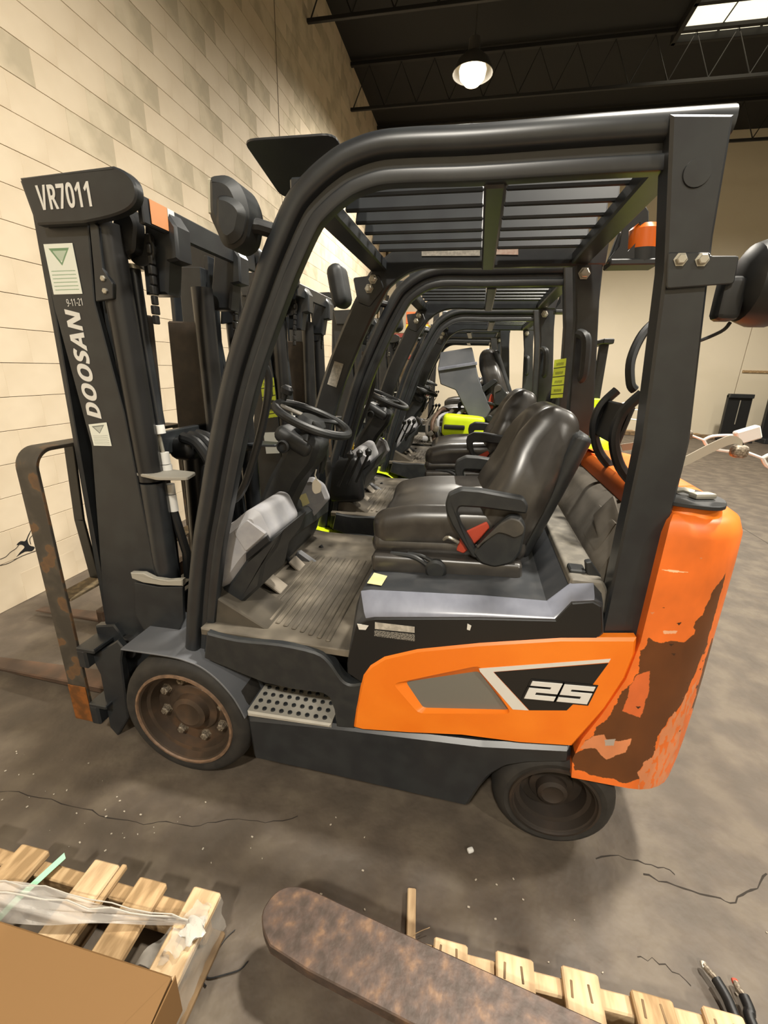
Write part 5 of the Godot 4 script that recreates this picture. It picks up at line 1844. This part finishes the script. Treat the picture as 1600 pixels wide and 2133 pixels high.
func build_front() -> void:
	var b := Mb.new()
	# pallet at lower left
	var t := thing("wooden_pallet", "broken wooden pallet carrying a brown carton and torn stretch film", "pallet", Vector3(-1.0, 0, -0.2), "wooden pallets")
	for z in [-0.68, -0.2, 0.3]:
		b = Mb.new()
		board(b, Vector3(-1.62, 0.066, z), Vector3(-0.6, 0.066, z + 0.005), 0.04, 0.094)
		obj("stringer", b, M.wood, t)
	var xs := [-1.42, -1.2, -0.955, -0.79, -0.625]
	var ws := [0.1, 0.1, 0.085, 0.088, 0.085]
	for k in 5:
		b = Mb.new()
		board(b, Vector3(xs[k], 0.124, -0.725 + 0.012 * (k % 2)), Vector3(xs[k] + 0.01, 0.124, 0.36), ws[k], 0.022)
		obj("deck_board", b, M.wood if k % 2 else M.wood_pale, t)
	b = Mb.new()
	b.bar(Vector3(-0.9, 0.127, -0.73), Vector3(-0.905, 0.126, 0.2), 0.016, 0.018, Vector3.UP, 0.003)
	obj("board_splinter", b, M.wood, t)
	for k in 3:
		b = Mb.new()
		board(b, Vector3(-1.35 + k * 0.37, 0.01, -0.7), Vector3(-1.35 + k * 0.37, 0.01, 0.36), 0.09, 0.018)
		obj("bottom_board", b, M.wood_dark, t)
	origin = Vector3.ZERO
	# carton
	t = thing("carton", "flat brown cardboard carton lying on the wooden pallet", "carton", Vector3(-1.05, 0.136, -0.2))
	b = Mb.new()
	b.box(Vector3(-1.06, 0.204, -0.19), Vector3(1.03, 0.123, 0.6), 0.004)
	obj("carton_body", b, M.card, t)
	b = Mb.new()
	b.prism(pv([-0.545, -0.489, -0.538, -0.40, -0.60, -0.22, -0.72, -0.2, -0.62, -0.35]), 0.2655, 0.2675, 0.0005, Transform3D(Basis(Vector3(1, 0, 0), Vector3(0, 0, 1), Vector3(0, 1, 0)), Vector3.ZERO))
	obj("top_flap", b, M.card, t)
	b = Mb.new()
	b.prism(pv([0.49, 0.14, 0.49, 0.27, 0.3, 0.25, 0.26, 0.14]), 0.5, 0.503, 0.001, Transform3D(Basis(Vector3(0, 0, -1), Vector3(0, 1, 0), Vector3(-1, 0, 0)), Vector3(-0.036, 0, 0)))
	obj("end_flap", b, M.card, t)
	origin = Vector3.ZERO
	# green strap over the boards
	b = Mb.new()
	var rows := []
	for p in curve3([Vector3(-1.084, 0.14, -0.706), Vector3(-1.092, 0.14, -0.672), Vector3(-1.103, 0.14, -0.623), Vector3(-1.113, 0.14, -0.576), Vector3(-1.116, 0.14, -0.528)], 3):
		rows.append([p + Vector3(-0.009, 0.004, -0.006), p + Vector3(0.009, 0.004, 0.006)])
	b.sheet(rows, Vector3(0, 0.001, 0))
	solo("plastic_strap", b, M.green_strap, Vector3(-1.15, 0.14, -0.62), "pale green plastic strap lying across the broken pallet", "strap")
	# twisted stretch film
	t = thing("stretch_film", "torn clear stretch film twisted over the pallet and bunched on its end board", "plastic film", Vector3(-0.9, 0.14, -0.6))
	var top := curve3([Vector3(-1.21, 0.155, -0.593), Vector3(-1.129, 0.155, -0.607), Vector3(-1.026, 0.155, -0.615), Vector3(-0.903, 0.155, -0.617), Vector3(-0.802, 0.155, -0.621), Vector3(-0.703, 0.155, -0.626), Vector3(-0.617, 0.155, -0.634)], 5)
	var low := curve3([Vector3(-1.131, 0.15, -0.53), Vector3(-1.048, 0.15, -0.538), Vector3(-0.955, 0.15, -0.549), Vector3(-0.861, 0.15, -0.572), Vector3(-0.778, 0.15, -0.593), Vector3(-0.694, 0.15, -0.613), Vector3(-0.615, 0.15, -0.631)], 5)
	rows = []
	for i in top.size():
		var row := []
		for j in 9:
			var k := j / 8.0
			var p: Vector3 = (top[i] as Vector3).lerp(low[i], k)
			row.append(p + Vector3(0, 0.012 * sin(j * 2.1 + i * 0.25) * (1.0 - 0.5 * float(i) / top.size()) + 0.008, 0))
		rows.append(row)
	b = Mb.new()
	b.sheet(rows, Vector3(0, 0.0006, 0))
	obj("film_band", b, M.film_band, t, 80.0)
	for k in 2:
		b = Mb.new()
		var path := []
		for i in range(0, top.size(), 3):
			path.append((top[i] as Vector3).lerp(low[i], 0.04 + k * 0.31) + Vector3(0, 0.018 + 0.004 * sin(i + k * 2.0), 0.004 * sin(i * 1.3 + k)))
		b.tube(path, 0.0016 + 0.0006 * (k % 2), 6)
		obj("film_rope", b, M.film_white, t)
	for k in 3:
		b = Mb.new()
		var c := Vector3(-0.607, 0.145, -0.625) + Vector3(0.012 * sin(k * 2.4), 0.004, 0.03 * (k - 1.0))
		rows = []
		for i in 7:
			var row := []
			for j in 7:
				var r := Vector2(i - 3, j - 3) * 0.0135
				r = r.limit_length(0.03 + 0.007 * sin(r.angle() * 5.0 + k))
				row.append(c + Vector3(r.x, 0.008 + 0.006 * sin(i * 1.9 + k) * cos(j * 2.3 + k * 1.7) - r.length() * 0.12, r.y))
			rows.append(row)
		b.sheet(rows, Vector3(0, 0.0008, 0))
		obj("film_bunch", b, M.film if k != 1 else M.film_white, t, 80.0)
	b = Mb.new()
	rows = []
	for i in 10:
		var row := []
		for j in 8:
			var k := j / 7.0
			var a: Vector3 = (Vector3(-0.618, 0.14, -0.633)).lerp(Vector3(-0.63, 0.14, -0.546), i / 9.0)
			var e: Vector3 = (Vector3(-0.694, 0.09, -0.638)).lerp(Vector3(-0.727, 0.1, -0.547), i / 9.0)
			row.append(a.lerp(e, k) + Vector3(0, 0.01 * sin(j * 1.4 + i * 0.8), 0))
		rows.append(row)
	b.sheet(rows, Vector3(0, 0.0006, 0))
	obj("film_drape", b, M.film, t, 80.0)
	b = Mb.new()
	rows = []
	for i in 12:
		var row := []
		for j in 6:
			row.append(Vector3(-0.578 + 0.006 * sin(i * 1.1 + j * 1.7), 0.14 - j * 0.026, -0.715 + i * 0.03))
		rows.append(row)
	b.sheet(rows, Vector3(0.0006, 0, 0))
	obj("film_side", b, M.film, t, 80.0)
	origin = Vector3.ZERO
	# second pallet, lower right, under the loose fork
	t = thing("wooden_pallet", "wooden pallet with split ends lying under the loose rusty fork", "pallet", Vector3(0.35, 0, -0.4), "wooden pallets")
	for z in [-0.735, -0.3, 0.15]:
		b = Mb.new()
		board(b, Vector3(-0.03, 0.055, z), Vector3(0.75, 0.055, z - 0.01), 0.04, 0.09)
		obj("stringer", b, M.wood_pale, t)
	xs = [0.062, 0.225, 0.385, 0.548, 0.705]
	for k in 5:
		b = Mb.new()
		board(b, Vector3(xs[k], 0.11, -0.765 - 0.006 * (k % 3)), Vector3(xs[k] - 0.01, 0.11, 0.2), 0.088 + 0.006 * (k % 2), 0.02)
		obj("deck_board", b, M.wood_pale if k != 3 else M.wood, t)
		b = Mb.new()
		for j in 2:
			b.bar(Vector3(xs[k] - 0.025 + j * 0.04, 0.1195, -0.75), Vector3(xs[k] - 0.028 + j * 0.045, 0.1195, -0.715), 0.006, 0.003, Vector3.UP, 0.001)
		var o := obj("nail_stain", b, M.wood_dark, t)
		o.set_meta("kind", "stuff")
	for k in 3:
		b = Mb.new()
		board(b, Vector3(0.06 + k * 0.3, 0.01, -0.74), Vector3(0.06 + k * 0.3, 0.01, 0.2), 0.09, 0.016)
		obj("bottom_board", b, M.wood_dark, t)
	b = Mb.new()
	b.bar(Vector3(-0.06, 0.105, -0.5), Vector3(-0.056, 0.1, 0.2), 0.09, 0.02, Vector3.UP, 0.004)
	obj("deck_board", b, M.wood_pale, t)
	origin = Vector3.ZERO
	b = Mb.new()
	b.bar(Vector3(-0.061, 0.012, -0.924) , Vector3(-0.042, 0.012, -0.769), 0.026, 0.02, Vector3.UP, 0.003)
	solo("wood_offcut", b, M.wood_pale, Vector3(-0.052, 0, -0.847), "narrow strip of pale wood lying beside the rusty fork", "wood strip")
	# loose fork, rusty, lying on the second pallet
	b = Mb.new()
	var edge := curve2(pv([-0.378, -0.615, -0.412, -0.645, -0.428, -0.68, -0.415, -0.722, -0.386, -0.745, -0.345, -0.752, -0.305, -0.749]), 3)
	edge.append_array(pv([-0.011, -0.704, 0.32, -0.657, 0.75, -0.597, 0.75, -0.458, 0.32, -0.515, -0.025, -0.557, -0.272, -0.592]))
	b.prism(edge, 0.165, 0.2, 0.003, Transform3D(Basis(Vector3(1, 0, 0), Vector3(0, 0, 1), Vector3(0, 1, 0)), Vector3.ZERO))
	solo("loose_fork", b, M.fork_rust, Vector3(0.1, 0.165, -0.62), "long rusty steel fork blade lying loose on the wooden pallet", "fork")
	b = Mb.new()
	board(b, Vector3(0.1, 0.1435, -0.66), Vector3(0.1, 0.1435, -0.5), 0.1, 0.041)
	solo("packing_block", b, M.wood_dark, Vector3(0.1, 0.123, -0.55), "wooden packing block under the loose rusty fork", "wood block")
	# cable ends at lower right
	for k in 2:
		var pts: Array = [[Vector3(0.749, 0.03, -0.911), Vector3(0.756, 0.03, -0.898), Vector3(0.764, 0.03, -0.882), Vector3(0.774, 0.03, -0.846), Vector3(0.777, 0.03, -0.793)], [Vector3(0.815, 0.03, -0.889), Vector3(0.815, 0.03, -0.873), Vector3(0.819, 0.03, -0.86), Vector3(0.819, 0.03, -0.833), Vector3(0.811, 0.03, -0.792)]][k]
		t = thing("rubber_cable", ["black rubber cable with a bright crimped tip, lying on the concrete", "black rubber cable with a reddish tip, beside the bright tipped one"][k], "cable", pts[2] * Vector3(1, 0, 1), "")
		b = Mb.new()
		b.tube(curve3([pts[2], pts[3], pts[4], pts[4] + Vector3(0.03, 0.0, 0.25)], 5), 0.0125, 12)
		obj("sheath", b, M.black, t)
		b = Mb.new()
		b.tube([pts[0] + Vector3(0, -0.006, 0), pts[1] + Vector3(0, -0.004, 0), pts[2]], 0.008, 10)
		obj("crimp", b, M.steel_bolt, t)
		b = Mb.new()
		b.soft(pts[0] + Vector3(0, -0.006, 0), Vector3(0.016, 0.012, 0.018), 0.005, Basis(), 3)
		obj("tip", b, M.zinc if k == 0 else M.red, t)
		origin = Vector3.ZERO
	# bent wire and crumbs on the floor
	b = Mb.new()
	b.tube(curve3([Vector3(-0.545, 0.006, -0.715), Vector3(-0.561, 0.006, -0.69), Vector3(-0.569, 0.006, -0.656), Vector3(-0.571, 0.006, -0.627), Vector3(-0.563, 0.006, -0.605)], 4), 0.0013, 5)
	solo("bent_wire", b, M.steel_dark, Vector3(-0.571, 0, -0.658), "thin bent wire curving past the corner of the left pallet", "wire")
	b = Mb.new()
	b.tube(curve3([Vector3(-0.475, 0.006, -0.658), Vector3(-0.487, 0.006, -0.638), Vector3(-0.519, 0.006, -0.621), Vector3(-0.553, 0.006, -0.606), Vector3(-0.568, 0.006, -0.604), Vector3(-0.567, 0.006, -0.594), Vector3(-0.556, 0.006, -0.589)], 4), 0.0019, 5)
	solo("hooked_wire", b, M.pit, Vector3(-0.521, 0, -0.623), "short dark wire with a hooked end beside the thin bent one", "wire")
	b = Mb.new()
	b.tube([Vector3(-0.034, 0.03, -0.806), Vector3(-0.016, 0.03, -0.818), Vector3(0.004, 0.03, -0.829)], 0.001, 4)
	solo("wood_sliver", b, M.wood_pale, Vector3(-0.016, 0, -0.834), "tiny pale sliver beside the narrow wood strip", "sliver")
	var chips := Mb.new()
	for k in 90:
		var p := Vector3(rng.randf_range(-1.7, 1.2), 0.002, rng.randf_range(-1.1, -0.76))
		if k > 55:
			p = Vector3(rng.randf_range(-2.4, -0.9), 0.002, rng.randf_range(-1.1, -0.8))
		var r := rng.randf_range(0.001, 0.004)
		chips.box(p, Vector3(r * 2.0, 0.003, r * 1.3), 0.0006, Basis(Vector3.UP, rng.randf() * TAU))
	var o2 := solo("floor_crumbs", chips, M.crumb, Vector3.ZERO, "pale crumbs of concrete and paint scattered over the floor", "debris")
	o2.set_meta("kind", "stuff")
	b = Mb.new()
	b.soft(Vector3(0.117, 0.008, -1.086), Vector3(0.022, 0.014, 0.016), 0.005, Basis(Vector3.UP, 0.5), 3)
	solo("plastic_bit", b, M.white, Vector3(0.117, 0, -1.092), "small white bit of plastic on the open floor below the orange panel", "plastic bit")
